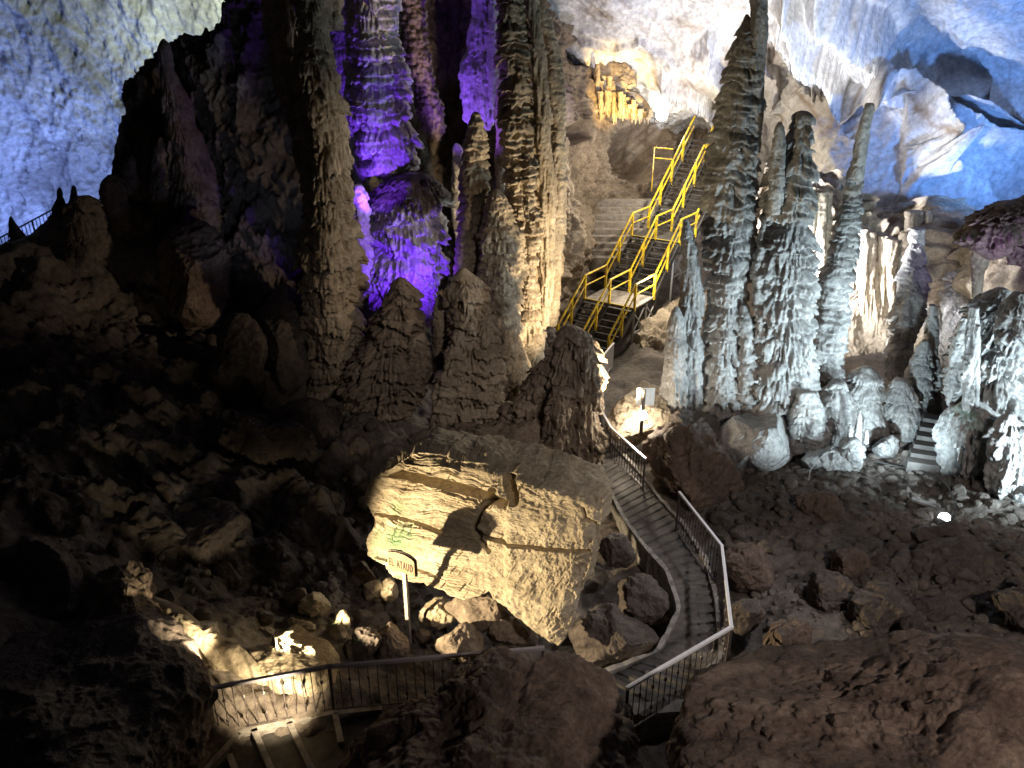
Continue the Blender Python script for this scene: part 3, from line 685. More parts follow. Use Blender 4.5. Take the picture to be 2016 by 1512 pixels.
FM('cave_column', 'pale column above the small white steps reaching the ceiling', 'cave column', [
   ([(1850, 900, 28), (1856, 820, 32), (1858, 740, 36), (1856, 650, 38), (1860, 560, 40), (1865, 490, 42), (1870, 450, 34), (1874, 425, 18)], 23.2, dict(tier=.8, amp=.18, flute=.08, lean=.75)),
   ([(1884, 800, 14), (1882, 700, 22), (1885, 600, 30), (1888, 530, 28), (1890, 475, 12)], 23.6, dict(tier=2, amp=.08, flute=.14, lean=.7))], 'grey')
FM('flowstone_mass', 'white dripping flowstone mass at the right edge above its pleated base', 'flowstone', [
   ([(1950, 860, 30), (1952, 815, 62), (1958, 760, 72), (1962, 710, 64), (1968, 660, 66), (1970, 610, 52), (1972, 585, 32), (1973, 572, 16), (1973, 566, 6)], 19, dict(tier=.95, amp=.42, fringe=.7, flute=.16, rough=.08)),
   ([(1906, 815, 10), (1908, 730, 13), (1912, 660, 13), (1920, 605, 9)], 17.9, dict(tier=3, amp=.04, flute=.34)),
   ([(1922, 800, 5), (1922, 730, 7), (1926, 640, 6)], 17.8, dict(tier=3, amp=.04, flute=.3)),
   ([(2032, 940, 36), (2034, 830, 46), (2034, 740, 50), (2036, 660, 50), (2036, 600, 34), (2036, 570, 10)], 18.8, dict(tier=.8, amp=.4, fringe=.6, flute=.14)),
   ([(1990, 700, 20), (1995, 660, 30), (2000, 620, 30), (2004, 590, 20), (2006, 575, 8)], 17.6, dict(tier=.6, amp=.5, fringe=.8)),
   ([(1880, 800, 12), (1882, 760, 18), (1888, 700, 18), (1896, 650, 14), (1902, 625, 6)], 19, dict(tier=.4, amp=.4, fringe=.4))], 'grey')
FM('flowstone_mass', 'pleated grey base block below the white dripping mass', 'flowstone', [
   ([(1925, 1010, 44), (1925, 960, 50), (1922, 900, 58), (1920, 850, 58), (1920, 815, 46), (1918, 798, 26), (1917, 790, 8)], 18, dict(tier=1.8, amp=.14, flute=.15, fringe=.3, rough=.08, lobes=.26, stain=lambda P: np.clip(.55 - np.hypot(P[..., 0] - 11.2, P[..., 2] - 1.3) * .9, 0, 1))),
   ([(1885, 960, 26), (1884, 900, 34), (1882, 850, 36), (1884, 815, 22), (1884, 800, 8)], 18.4, dict(tier=1.2, amp=.2, flute=.13, rough=.08)),
   ([(1968, 1000, 30), (1968, 940, 34), (1965, 870, 36), (1964, 830, 22)], 18.2, dict(tier=1.4, amp=.16, flute=.13, rough=.08))], 'grey')
FM('flowstone_mass', 'tall grey fluted rock at the right edge beside the pleated base block', 'flowstone', [
   ([(2000, 1050, 44), (1998, 990, 50), (1996, 920, 46), (1994, 860, 38), (1990, 826, 22), (1990, 814, 8)], 16.8, dict(tier=1.6, amp=.16, flute=.12, rough=.1, lobes=.3)),
   ([(2055, 1060, 50), (2050, 980, 50), (2045, 900, 44), (2040, 840, 24)], 16.6, dict(tier=1.4, amp=.2, flute=.12, rough=.1, lobes=.3))], 'grey')
FM('hanging_rock', 'mauve ribbed rock hanging over the dark hollow at the right edge', 'hanging rock', [
   ([(1950, 508, 14), (1948, 490, 40), (1952, 466, 54), (1962, 440, 54), (1976, 418, 44), (1988, 402, 30), (1994, 396, 12)], 22, dict(tier=.9, amp=.2, flute=.16, rough=.1)),
   ([(2020, 520, 30), (2020, 470, 50), (2024, 430, 50), (2030, 400, 36), (2034, 384, 14)], 22, dict(tier=.9, amp=.2, flute=.16, rough=.1))], 'red')
FM('stalactite', 'brown blade of rock hanging below the mauve ribbed rock', 'stalactite', [
   ([(1922, 610, 4), (1926, 560, 11), (1930, 510, 16), (1936, 480, 18), (1940, 455, 14)], 23.5, dict(tier=1.2, amp=.1))], 'warm')
boulder('boulder', 'big rounded grey base boulder under the pleated drapery column', 'boulder', [(1395, 880), (1430, 835), (1490, 815), (1550, 820), (1562, 860), (1556, 905), (1530, 925), (1470, 918), (1420, 905)], 19.6, 'grey', thick=2.4, rough=.05, cuts=4)
boulder('rock', 'dark fluted undercut rock below the rounded base boulder', 'rock', [(1430, 900), (1480, 905), (1545, 912), (1550, 940), (1520, 985), (1490, 990), (1455, 960)], 19.9, 'dark', thick=1.6)
# hanging curtains on the right wall
random.seed(9)
def curtain(label, x0, x1, ytop, ybot, Y, n, mat, w=(7, 12), jag=60):
    st = []
    for i in range(n):
        x = x0 + (x1 - x0) * (i + random.uniform(.2, .8)) / n
        t = (x - x0) / (x1 - x0)
        yb = ybot(t) + random.uniform(-jag, jag * .4); yt = ytop(t)
        hw = random.uniform(*w)
        st.append(([(x + 2, yb, 1.2), (x + 1, yb - (yb - yt) * .3, hw * .55), (x, yb - (yb - yt) * .7, hw), (x - 1, yt - 25, hw * 1.25)], Y + random.uniform(-.4, .4), dict(tier=1.5, amp=.12, flute=.14, res=1.3, seed=i)))
    return FM('stalactite_curtain', label, 'stalactites', st, mat)
curtain('brown curtain of long stalactites on the back wall right of the thin leaning stalagmite', 1690, 1772, lambda t: 470 + 30 * t, lambda t: 650 + 10 * t, 25.4, 13, 'warm')
curtain('narrow white and tan curtain of stalactites left of the thin leaning stalagmite', 1588, 1632, lambda t: 400, lambda t: 590, 25, 7, 'warm', jag=40)
curtain('cluster of thin pale stalactites on the blue ceiling at upper right', 1835, 1895, lambda t: 270 + 30 * t, lambda t: 330 + 50 * t, 31.5, 7, 'ceil', w=(3, 5), jag=26)
mb = MB(); blob(mb, [(1166, 116), (1196, 132), (1240, 178), (1292, 232), (1250, 236), (1212, 226), (1178, 214), (1166, 170)], 37.2, thick=1.2, tilt=.1, seed=5, rough=.12)
random.seed(5)
for i in range(24):
    x = 1168 + 116 * (i + random.random()) / 24; t = (x - 1168) / 116; yt = 116 + 116 * t; yb = 238 + random.uniform(-16, 8)
    yt = yt + random.random() * .5 * (yb - yt)
    stem(mb, [(x, yb, .8), (x, yb - 14, 3), (x, (yb + yt) / 2, 5), (x, yt, 6)], 36.6 + random.uniform(-.3, .3), seed=i, tier=.8, amp=.3, res=1.2)
tag(mb.build('stalactite_curtain', M['warm'], smooth=True), 'gold lit slanting curtain of stalactites above the round hollow', 'stalactites')
curtain('white and tan pleats hanging above the pale ragged pillar', 1786, 1830, lambda t: 440, lambda t: 560, 28.2, 6, 'warm', jag=50)
for (x, y0, y1, w, lb) in [(1265, 84, 112, 7, 'short brown nub hanging from the ceiling left of the bright stair lamp beam'), (1372, 84, 122, 10, 'forked brown stub hanging from the white ceiling mid way to the giant column'), (1100, 20, 52, 5, 'dark thin stub on the mauve ceiling above the tallest cream column'), (1420, 10, 66, 6, 'pale drip streak stub left of the pointed top of the giant dark column')]:
    FM('stalactite', lb, 'stalactite', [([(x, y1, 1.5), (x, y1 - 8, w * .6), (x, y0 + 6, w), (x, y0 - 14, w * 1.3)], 37.5, dict(tier=.5, res=.7))], 'warm')

# ------------------------------------------------------------------ left slope
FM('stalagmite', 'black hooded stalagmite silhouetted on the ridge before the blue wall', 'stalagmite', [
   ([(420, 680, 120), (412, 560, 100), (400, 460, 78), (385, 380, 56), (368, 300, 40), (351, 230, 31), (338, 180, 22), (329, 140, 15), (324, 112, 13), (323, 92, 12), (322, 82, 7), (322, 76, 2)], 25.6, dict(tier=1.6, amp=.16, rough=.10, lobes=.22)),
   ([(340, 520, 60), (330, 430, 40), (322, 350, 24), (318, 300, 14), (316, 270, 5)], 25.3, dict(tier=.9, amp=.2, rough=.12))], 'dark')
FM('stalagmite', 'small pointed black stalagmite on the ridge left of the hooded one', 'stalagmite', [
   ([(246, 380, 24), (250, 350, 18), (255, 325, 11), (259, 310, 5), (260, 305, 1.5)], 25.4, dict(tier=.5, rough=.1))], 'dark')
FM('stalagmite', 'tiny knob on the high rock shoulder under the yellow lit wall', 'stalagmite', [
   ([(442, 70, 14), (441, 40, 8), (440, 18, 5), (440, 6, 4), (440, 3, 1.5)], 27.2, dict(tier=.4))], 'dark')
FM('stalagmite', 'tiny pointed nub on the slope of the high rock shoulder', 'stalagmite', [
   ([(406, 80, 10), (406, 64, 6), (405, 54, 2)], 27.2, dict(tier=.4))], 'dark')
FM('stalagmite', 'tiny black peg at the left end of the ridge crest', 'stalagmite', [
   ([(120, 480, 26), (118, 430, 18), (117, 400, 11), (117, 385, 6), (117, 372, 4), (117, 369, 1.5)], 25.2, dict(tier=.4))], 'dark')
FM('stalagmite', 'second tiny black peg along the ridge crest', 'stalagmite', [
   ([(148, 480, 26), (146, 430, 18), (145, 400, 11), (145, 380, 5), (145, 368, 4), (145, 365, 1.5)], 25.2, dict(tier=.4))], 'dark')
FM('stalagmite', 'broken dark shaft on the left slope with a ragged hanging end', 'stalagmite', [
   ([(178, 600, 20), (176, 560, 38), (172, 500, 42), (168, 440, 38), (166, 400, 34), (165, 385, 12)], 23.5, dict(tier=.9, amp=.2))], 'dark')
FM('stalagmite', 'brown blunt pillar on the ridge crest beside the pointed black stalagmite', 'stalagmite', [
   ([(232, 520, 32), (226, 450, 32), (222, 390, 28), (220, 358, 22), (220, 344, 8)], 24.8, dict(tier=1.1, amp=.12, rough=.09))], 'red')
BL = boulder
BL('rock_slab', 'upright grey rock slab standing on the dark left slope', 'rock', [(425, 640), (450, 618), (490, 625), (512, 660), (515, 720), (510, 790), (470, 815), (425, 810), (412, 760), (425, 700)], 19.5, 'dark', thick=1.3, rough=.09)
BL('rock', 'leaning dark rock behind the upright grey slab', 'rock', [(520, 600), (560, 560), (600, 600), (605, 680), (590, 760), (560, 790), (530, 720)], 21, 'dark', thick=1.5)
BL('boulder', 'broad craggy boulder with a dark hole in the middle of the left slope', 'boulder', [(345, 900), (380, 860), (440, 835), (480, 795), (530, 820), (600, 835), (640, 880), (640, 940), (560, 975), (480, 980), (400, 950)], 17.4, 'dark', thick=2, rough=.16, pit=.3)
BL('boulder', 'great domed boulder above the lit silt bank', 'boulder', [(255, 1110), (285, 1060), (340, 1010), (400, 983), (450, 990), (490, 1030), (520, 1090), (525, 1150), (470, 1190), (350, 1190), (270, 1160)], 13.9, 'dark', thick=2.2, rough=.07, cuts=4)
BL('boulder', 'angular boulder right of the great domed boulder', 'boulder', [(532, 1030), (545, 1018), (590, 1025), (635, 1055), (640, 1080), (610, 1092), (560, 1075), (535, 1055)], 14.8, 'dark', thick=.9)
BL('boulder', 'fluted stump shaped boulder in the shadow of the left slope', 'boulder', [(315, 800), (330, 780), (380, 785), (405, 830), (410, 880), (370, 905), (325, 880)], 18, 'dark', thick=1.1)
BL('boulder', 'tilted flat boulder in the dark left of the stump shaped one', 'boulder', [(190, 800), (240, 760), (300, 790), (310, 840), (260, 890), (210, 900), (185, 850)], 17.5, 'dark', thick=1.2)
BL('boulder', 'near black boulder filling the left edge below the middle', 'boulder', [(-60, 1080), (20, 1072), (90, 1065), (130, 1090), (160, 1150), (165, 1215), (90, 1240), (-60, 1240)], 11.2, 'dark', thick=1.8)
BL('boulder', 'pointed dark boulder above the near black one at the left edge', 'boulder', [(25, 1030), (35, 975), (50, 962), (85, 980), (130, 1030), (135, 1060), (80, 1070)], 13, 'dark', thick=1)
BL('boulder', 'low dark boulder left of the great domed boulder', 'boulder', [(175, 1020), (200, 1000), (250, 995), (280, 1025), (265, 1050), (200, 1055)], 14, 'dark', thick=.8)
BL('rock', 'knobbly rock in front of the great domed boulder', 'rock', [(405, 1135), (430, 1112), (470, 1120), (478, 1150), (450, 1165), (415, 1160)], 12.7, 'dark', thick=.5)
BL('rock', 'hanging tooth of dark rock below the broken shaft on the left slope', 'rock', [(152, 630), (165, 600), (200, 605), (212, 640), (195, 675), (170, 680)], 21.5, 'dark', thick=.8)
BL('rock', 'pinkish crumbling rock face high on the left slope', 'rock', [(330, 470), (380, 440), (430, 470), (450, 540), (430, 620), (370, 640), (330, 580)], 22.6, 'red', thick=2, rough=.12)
BL('rock', 'dark block between the broad craggy boulder and the layered stack', 'rock', [(570, 990), (600, 960), (650, 965), (680, 1010), (660, 1050), (610, 1040)], 15.6, 'dark', thick=.9)
BL('rock', 'dark ledge rock below the upright slab to its right', 'rock', [(530, 850), (580, 790), (640, 800), (670, 860), (640, 900), (560, 890)], 18.6, 'dark', thick=1.1)
BL('rock_mound', 'brown rocky knoll at lower left whose right shoulder catches the yellow light', 'rock', [(45, 1260), (70, 1200), (130, 1170), (190, 1130), (230, 1115), (290, 1130), (320, 1170), (370, 1205), (430, 1270), (400, 1330), (250, 1340), (100, 1330)], 10.6, 'brown', thick=1.6, rough=.11, pit=.12)
BL('rock_mound', 'huge black foreground mound in the lower left corner', 'rock', [(-120, 1300), (0, 1255), (100, 1265), (200, 1235), (270, 1215), (340, 1245), (395, 1300), (430, 1360), (420, 1440), (390, 1540), (330, 1700), (-150, 1700)], 8.2, 'dark', thick=2.0, rough=.08, pit=.1, tilt=.8)
BL('rock_mound', 'brown pitted rock rising in front of the railing at bottom centre', 'rock', [(690, 1530), (760, 1430), (850, 1395), (920, 1340), (950, 1305), (985, 1292), (1040, 1320), (1130, 1318), (1200, 1340), (1240, 1400), (1252, 1480), (1260, 1620), (1000, 1750), (720, 1700)], 7.6, 'fore', thick=2.6, rough=.09, pit=.14, tilt=.9, cuts=7, fine=1.4, crag=.035)
BL('rock_slab', 'huge reddish brown foreground rock filling the lower right corner', 'rock', [(1320, 1480), (1350, 1360), (1362, 1330), (1470, 1298), (1600, 1268), (1700, 1258), (1850, 1262), (2020, 1285), (2200, 1330), (2300, 1500), (2200, 1760), (1800, 1800), (1420, 1750)], 6.6, 'fore', thick=3.0, rough=.04, pit=.14, tilt=1.0, cuts=6, fine=1.4, crag=.03)
# right ground boulders
for ol, Y, lb, mt in [
    ([(1672, 1200), (1685, 1165), (1730, 1145), (1775, 1170), (1800, 1220), (1810, 1255), (1740, 1265), (1690, 1250)], 11.6, 'largest egg shaped boulder behind the reddish foreground rock', 'dark'),
    ([(1590, 1140), (1640, 1130), (1690, 1150), (1700, 1190), (1660, 1215), (1600, 1190)], 12.2, 'rounded boulder left of the largest egg shaped one', 'dark'),
    ([(1795, 1190), (1830, 1170), (1870, 1185), (1880, 1230), (1860, 1252), (1810, 1250)], 11.9, 'knuckle shaped boulder right of the largest egg shaped one', 'dark'),
    ([(1772, 1225), (1800, 1205), (1815, 1235), (1805, 1262), (1775, 1260)], 11.2, 'small round stone wedged right of the largest egg shaped boulder', 'dark'),
    ([(1430, 1080), (1470, 1075), (1520, 1110), (1515, 1150), (1470, 1165), (1435, 1150)], 13.2, 'reddish boulder just outside the white handrail', 'red'),
    ([(1440, 1190), (1470, 1170), (1500, 1200), (1490, 1240), (1450, 1245)], 11.5, 'small dark rock outside the bend of the white handrail', 'dark'),
    ([(1500, 1250), (1550, 1225), (1600, 1240), (1600, 1275), (1530, 1290)], 10.5, 'flat low stone at the upper rim of the foreground rock', 'red'),
    ([(1572, 985), (1600, 970), (1650, 985), (1665, 1020), (1645, 1048), (1600, 1040), (1578, 1010)], 16, 'cracked brown boulder in the middle of the right hand ground', 'red'),
    ([(1640, 1090), (1680, 1080), (1720, 1110), (1715, 1150), (1660, 1150)], 13.4, 'reddish lump behind the rounded boulders', 'red'),
    ([(1700, 1115), (1730, 1080), (1760, 1110), (1780, 1140), (1730, 1160)], 13.6, 'dark peaked lump beside the reddish lump', 'dark'),
    ([(1800, 1090), (1880, 1060), (1960, 1100), (1990, 1160), (1920, 1190), (1840, 1160)], 13.2, 'wide dark rock hump below the blue lamp', 'dark'),
    ([(1960, 1180), (2010, 1150), (2080, 1170), (2080, 1240), (1990, 1250)], 11.4, 'dark rock cut by the right edge of the picture', 'dark'),
    ([(1725, 900), (1735, 860), (1755, 855), (1765, 885), (1745, 905)], 19.4, 'pale oval stone leaning under the ragged pillar', 'grey'),
    ([(1580, 905), (1610, 892), (1670, 890), (1690, 915), (1670, 935), (1610, 925)], 18.8, 'blue white flat stone on the ground before the flowstone bank', 'grey'),
    ([(1800, 1050), (1830, 1035), (1905, 1040), (1920, 1075), (1860, 1090), (1810, 1075)], 14.6, 'dark ledge of rock under the blue lamp', 'dark'),
    ([(1210, 1150), (1250, 1135), (1300, 1160), (1325, 1195), (1300, 1225), (1240, 1215), (1212, 1180)], 12.4, 'tilted boulder between the layered block and the walkway bend', 'dark'),
    ([(1120, 1250), (1160, 1195), (1230, 1210), (1290, 1260), (1260, 1290), (1150, 1300)], 11.4, 'dark flat rock below the tilted boulder inside the walkway bend', 'dark'),
    ([(1185, 1075), (1220, 1050), (1250, 1080), (1245, 1110), (1200, 1110)], 14, 'small rock at the right side of the layered block', 'dark')]:
    BL('boulder', lb, 'boulder', ol, Y, mt, thick=.9, rough=.12, cuts=11, crag=.02)
BL('rock_mound', 'brown ribbed rubble mound on the right of the walkway', 'rock', [(1275, 870), (1310, 850), (1360, 850), (1400, 880), (1440, 930), (1460, 990), (1450, 1040), (1400, 1050), (1345, 1000), (1310, 960), (1285, 920)], 17.6, 'red', thick=2.2, rough=.15, bed=.10)
BL('rock_mound', 'dark round rocks heaped at the foot of the twin narrow shafts', 'rock', [(1290, 860), (1320, 830), (1380, 810), (1410, 830), (1420, 880), (1390, 900), (1320, 890)], 19.6, 'dark', thick=1.4, rough=.14)
BL('rock_slope', 'warm lit slope of broken rock below the right side of the stairs', 'rock', [(1190, 850), (1200, 790), (1226, 728), (1262, 662), (1300, 610), (1345, 580), (1390, 570), (1410, 640), (1400, 760), (1360, 850), (1280, 870)], 29.4, 'warm', thick=1.8, rough=.16, tilt=.7, xt=.2, cuts=10)

mb = MB()
blob(mb, [(296, 1172), (345, 1190), (392, 1226), (440, 1260), (505, 1290), (525, 1348), (450, 1318), (378, 1270), (318, 1216)], 10.35, thick=.9, tilt=.85, seed=3, rough=.035, cuts=5, fine=1.2)
blob(mb, [(430, 1262), (480, 1272), (530, 1268), (560, 1245), (585, 1222), (620, 1246), (655, 1262), (688, 1292), (692, 1350), (640, 1368), (580, 1362), (520, 1346), (460, 1312)], 10.3, thick=.9, tilt=.85, seed=7, rough=.03, cuts=5, fine=1.2)
tag(mb.build('silt_bank', M['sand'], smooth=True), 'brightly lit pale bank of packed silt behind the left half of the mauve handrail', 'silt bank')

boulder('rock_mound', 'warm lit stony bank under the white board and glaring lamp', 'rock', [(1198, 850), (1206, 802), (1228, 768), (1272, 752), (1312, 788), (1322, 850), (1270, 872)], 20.4, 'warm', thick=1.2, tilt=1.1, rough=.13)

# stones lying on the foreground slab, set on its real surface
bpy.context.view_layer.update()
_slab = [o for o in bpy.data.objects if o.name.startswith('rock_slab') and 'foreground' in o.get('label', '')][0]
def on_slab(px, py):
    o = Vector((0, 0, CH)) - _slab.location; d = (Vector(at(px, py, 10.0)) - Vector((0, 0, CH))).normalized()
    hit = _slab.ray_cast(o, d)
    return (hit[1] + _slab.location)[1] if hit[0] else 6.5
for ol, lb in [([(1610, 1352), (1625, 1344), (1645, 1350), (1648, 1366), (1622, 1370)], 'fist sized dark stone lying on the upper part of the foreground rock'),
               ([(1634, 1420), (1650, 1408), (1684, 1418), (1690, 1436), (1660, 1446), (1640, 1438)], 'flat brown stone on the middle of the foreground rock'),
               ([(1786, 1388), (1800, 1380), (1826, 1388), (1824, 1404), (1796, 1406)], 'dark cobble at the right on the foreground rock'),
               ([(1500, 1440), (1512, 1430), (1526, 1440), (1520, 1452), (1504, 1452)], 'small pebble at the left on the foreground rock')]:
    c_ = np.mean(np.array(ol), 0)
    boulder('stone', lb, 'stone', ol, on_slab(*c_) + .02, 'red', thick=.13, rough=.12, cuts=9)

# ------------------------------------------------------------------ the layered block
def block():
    out = [(786, 910), (811, 894), (900, 912), (990, 933), (1060, 951), (1120, 966), (1187, 986), (1180, 1032), (1164, 1092), (1130, 1182), (1110, 1262), (1097, 1273), (1050, 1246), (1000, 1205), (955, 1168),
           (905, 1186), (880, 1178), (866, 1166), (825, 1152), (766, 1140), (750, 1116), (716, 1096), (719, 1060), (733, 1032), (722, 1010), (711, 986), (720, 952), (745, 934), (772, 922)]
    o = np.array(out, float); c = np.array([940.0, 1050.0])
    ang = np.arctan2(o[:, 1] - c[1], o[:, 0] - c[0]); rad = np.hypot(*(o - c).T); ix = np.argsort(ang); ang = ang[ix]; rad = rad[ix]
    n = 900; ph = np.linspace(-math.pi, math.pi, n, endpoint=False)
    r = np.interp(ph, np.concatenate([ang - 2 * math.pi, ang, ang + 2 * math.pi]), np.tile(rad, 3))
    r = r * (1 + .012 * fbm(np.stack([np.cos(ph) * 6, np.sin(ph) * 6, 0 * ph], -1), 4, .6))
    s = np.linspace(.003, 1, 260)
    px = c[0] + s[:, None] * r * np.cos(ph); py = c[1] + s[:, None] * r * np.sin(ph)
    Yf = 13.15 - .00233 * (px - 720) - .00561 * (py - 1000)
    P = at(px, py, Yf)
    # strata run down to the right
    wob = 6 * fbm(P * .8, 3)
    w = py - .19 * (px - 720) + wob
    left = sstep(985, 930, px)
    up = sstep(1050, 1010, w)
    d = np.zeros(px.shape)
    w = w + 9 * fbm(np.stack([px * .012, py * .012, 0 * w + 3], -1), 4, .6)
    st = pn(np.stack([px * .003, w * .085, 0 * w], -1)) + .55 * pn(np.stack([px * .010, w * .24, 0 * w + 5], -1)) + .3 * pn(np.stack([px * .02, w * .55, 0 * w + 7], -1))
    ms = sstep(-.35, .55, fbm(np.stack([px * .011, py * .016, 0 * w + 9], -1), 3))
    d += .10 * st * (.22 + .78 * ms) * (.32 + .68 * left) * (.6 + .4 * up)
    # small vertical joints that break the beds
    jt = np.abs(pn(np.stack([px * .03 + .02 * py, np.floor(w / 17) * 3.1, 0 * w], -1)))
    d -= .06 * sstep(.05, 0, jt) * ms
    d += .04 * fbm(P * 1.3, 4, .5) + .03 * ridged(P * 3.2 + 3, 4, .6) * (1 - .6 * left)
    # overhanging top slab: everything under it on the left is set back
    wl = np.interp(px, [700, 745, 790, 850, 920, 960, 985, 1010], [905, 915, 921, 937, 954, 966, 976, 990])
    below = sstep(0, 3, py - wl) * sstep(1004, 985, px)
    lay = np.clip((py - wl) / 26, 0, 1)
    d -= sstep(1, .9, s)[:, None] * below * (.55 * (1 - lay) ** .8 + .12)
    # notch in the slab edge
    ef = sstep(1, .93, s)[:, None]
    d -= ef * .35 * sstep(13, 6, poly_d(px, py, [(1000, 936), (1006, 962), (1012, 985)]))
    # cracks
    d -= .5 * sstep(9, 4, poly_d(px, py, [(970, 966), (962, 985), (946, 1000)]))
    d -= .5 * sstep(6, 2, poly_d(px, py, [(946, 1000), (938, 1020), (927, 1042), (930, 1054), (945, 1071), (957, 1088)]))
    d -= .2 * sstep(5, 1.5, poly_d(px, py, [(932, 1046), (946, 1058), (1000, 1074), (1070, 1080), (1160, 1084)]))
    d -= .16 * sstep(5, 1.5, poly_d(px, py, [(730, 1016), (790, 1026), (862, 1052)]))
    d -= .10 * sstep(4, 1, poly_d(px, py, [(735, 1100), (790, 1118), (850, 1140)]))
    d -= .14 * sstep(4, 1.5, poly_d(px, py, [(1148, 1000), (1152, 1020), (1170, 1030)]))
    # lower right part pitted
    pit = sstep(1030, 1120, px) * (1 - below)
    d += pit * .05 * ridged(P * 5, 4, .65) * sstep(-.2, .5, fbm(P * .9 + 8, 3))
    d -= .12 * sstep(.86, 1, s)[:, None] ** 2
    nrm = np.array([-.42, -.80, -.10]); nrm[2] = .25; nrm /= np.linalg.norm(nrm)
    Fv = P + nrm * d[..., None]
    stn = np.maximum(np.maximum(.86 - np.hypot((px - 775) / 46, (py - 1072) / 34) * .45, .66 - np.hypot((px - 782) / 26, (py - 1002) / 18) * .42),
                     np.maximum(.6 - np.hypot((px - 765) / 22, (py - 1125) / 14) * .4, .40 - np.hypot((px - 850) / 46, (py - 907) / 9) * .4))
    stn = np.maximum(stn, 0)
    # sides and back
    back = np.array([.42, 1.55, .10])
    edge = Fv[-1]
    m = 90; tt = np.linspace(0, 1, m)[1:]
    ctr = edge.mean(0)
    rows = []
    for t in tt:
        E = edge + back * t * .72
        k = 1 - .16 * max(0, t - .3)
        E = ctr + back * t * .72 + (E - ctr - back * t * .72) * k
        q = E - ctr - back * t * .72; q /= np.linalg.norm(q, axis=1)[:, None]
        E = E + q * (.10 * fbm(E * 1.2 + 5, 4, .6) + .05 * ridged(E * np.array([2, 2, 2]), 4, .6))[:, None] * min(1, t * 5)
        rows.append(E)
    V = np.concatenate([Fv, np.array(rows)])
    mb = MB()
    nr = len(V); b = nr * n; j = np.arange(n); j2 = (j + 1) % n
    caps = [np.stack([np.full(n, b), j2, j], 1), np.stack([np.full(n, b + 1), (nr - 1) * n + j, (nr - 1) * n + j2], 1)]
    mb.add(np.concatenate([V.reshape(-1, 3), [V[0].mean(0), V[-1].mean(0)]]), [gridfaces(nr, n, True)] + caps,
           np.concatenate([stn.ravel(), np.zeros((m - 1) * n), [0, 0]]))
    return tag(mb.build('rock_block', M['block'], smooth=True), 'great yellow layered rock block with green algae stains behind the wooden sign', 'rock')
block()
# stones around the foot of the block and on the lit bank
for ol, Y, lb, mt, th in [
    ([(668, 1150), (690, 1125), (722, 1108), (745, 1120), (748, 1150), (720, 1170), (690, 1180)], 13.3, 'pale slab of stone leaning at the left foot of the layered block', 'brown', .5),
    ([(716, 1160), (735, 1140), (752, 1150), (748, 1180), (722, 1188)], 12.7, 'small cream stone left of the sign post, first of a leaning pair', 'sand', .4),
    ([(752, 1150), (768, 1138), (780, 1155), (776, 1182), (758, 1190)], 12.6, 'small cream stone touching the left of the sign post', 'sand', .4),
    ([(828, 1210), (850, 1185), (885, 1182), (893, 1200), (892, 1232), (850, 1240), (826, 1228)], 12.1, 'brown banded chunk right of the sign post', 'block', .6),
    ([(880, 1190), (905, 1178), (935, 1165), (1000, 1215), (1060, 1255), (1050, 1275), (960, 1240), (900, 1215)], 11.75, 'dark long rock wedged below the bottom edge of the layered block', 'brown', .5),
    ([(555, 1190), (575, 1165), (600, 1160), (608, 1185), (590, 1205), (560, 1210)], 12.4, 'upright brown stone behind the green tinged knob', 'brown', .4),
    ([(592, 1180), (610, 1166), (640, 1170), (648, 1200), (630, 1222), (600, 1218)], 12.0, 'rounded green tinged knob on the lit silt bank', 'sand', .5),
    ([(560, 1240), (590, 1215), (620, 1225), (625, 1262), (600, 1270), (570, 1268)], 11.5, 'green tinged ragged stone at the crest of the lit silt bank', 'sand', .5),
    ([(646, 1250), (660, 1222), (676, 1200), (684, 1208), (680, 1240), (664, 1270), (650, 1272)], 11.3, 'thin upright green tinged fin of stone on the lit bank', 'sand', .3),
    ([(670, 1280), (690, 1258), (740, 1235), (752, 1250), (720, 1290), (690, 1310)], 10.9, 'dark grey slab right of the green tinged fin', 'dark', .4),
    ([(495, 1222), (510, 1206), (530, 1208), (536, 1228), (515, 1236)], 12.1, 'round cream stone in the hollow behind the lit bank', 'sand', .4),
    ([(440, 1210), (470, 1200), (500, 1218), (505, 1240), (465, 1245)], 11.9, 'half lit oval stone left of the round cream stone', 'brown', .4),
    ([(535, 1310), (570, 1290), (590, 1280), (600, 1290), (560, 1325), (540, 1332)], 10.3, 'pale angular stone on the brightest part of the lit bank', 'sand', .3),
    ([(500, 1240), (520, 1236), (545, 1244), (540, 1262), (510, 1262)], 11.3, 'small pale cobble beside the crest of the lit bank', 'sand', .3),
    ([(730, 1290), (745, 1240), (765, 1225), (790, 1240), (800, 1290), (770, 1310)], 11.2, 'rust brown rock at the foot of the sign post', 'brown', .5),
    ([(815, 1250), (835, 1240), (848, 1252), (838, 1264), (818, 1262)], 11.7, 'tiny brown pebble rock right of the post foot', 'brown', .3),
    ([(850, 1275), (890, 1240), (950, 1245), (960, 1285), (900, 1295)], 11.2, 'brown rock in the shade behind the middle of the front railing', 'brown', .6)]:
    gs = (lambda px, py: np.clip(.62 - .4 * np.hypot((px - px.mean() + 8) / 16, (py - py.mean() + 8) / 16), 0, 1)) if 'green' in lb else None
    boulder('stone', lb, 'stone', ol, Y, mt, thick=th, rough=.12, stain=gs, cuts=12, boxy=.7)

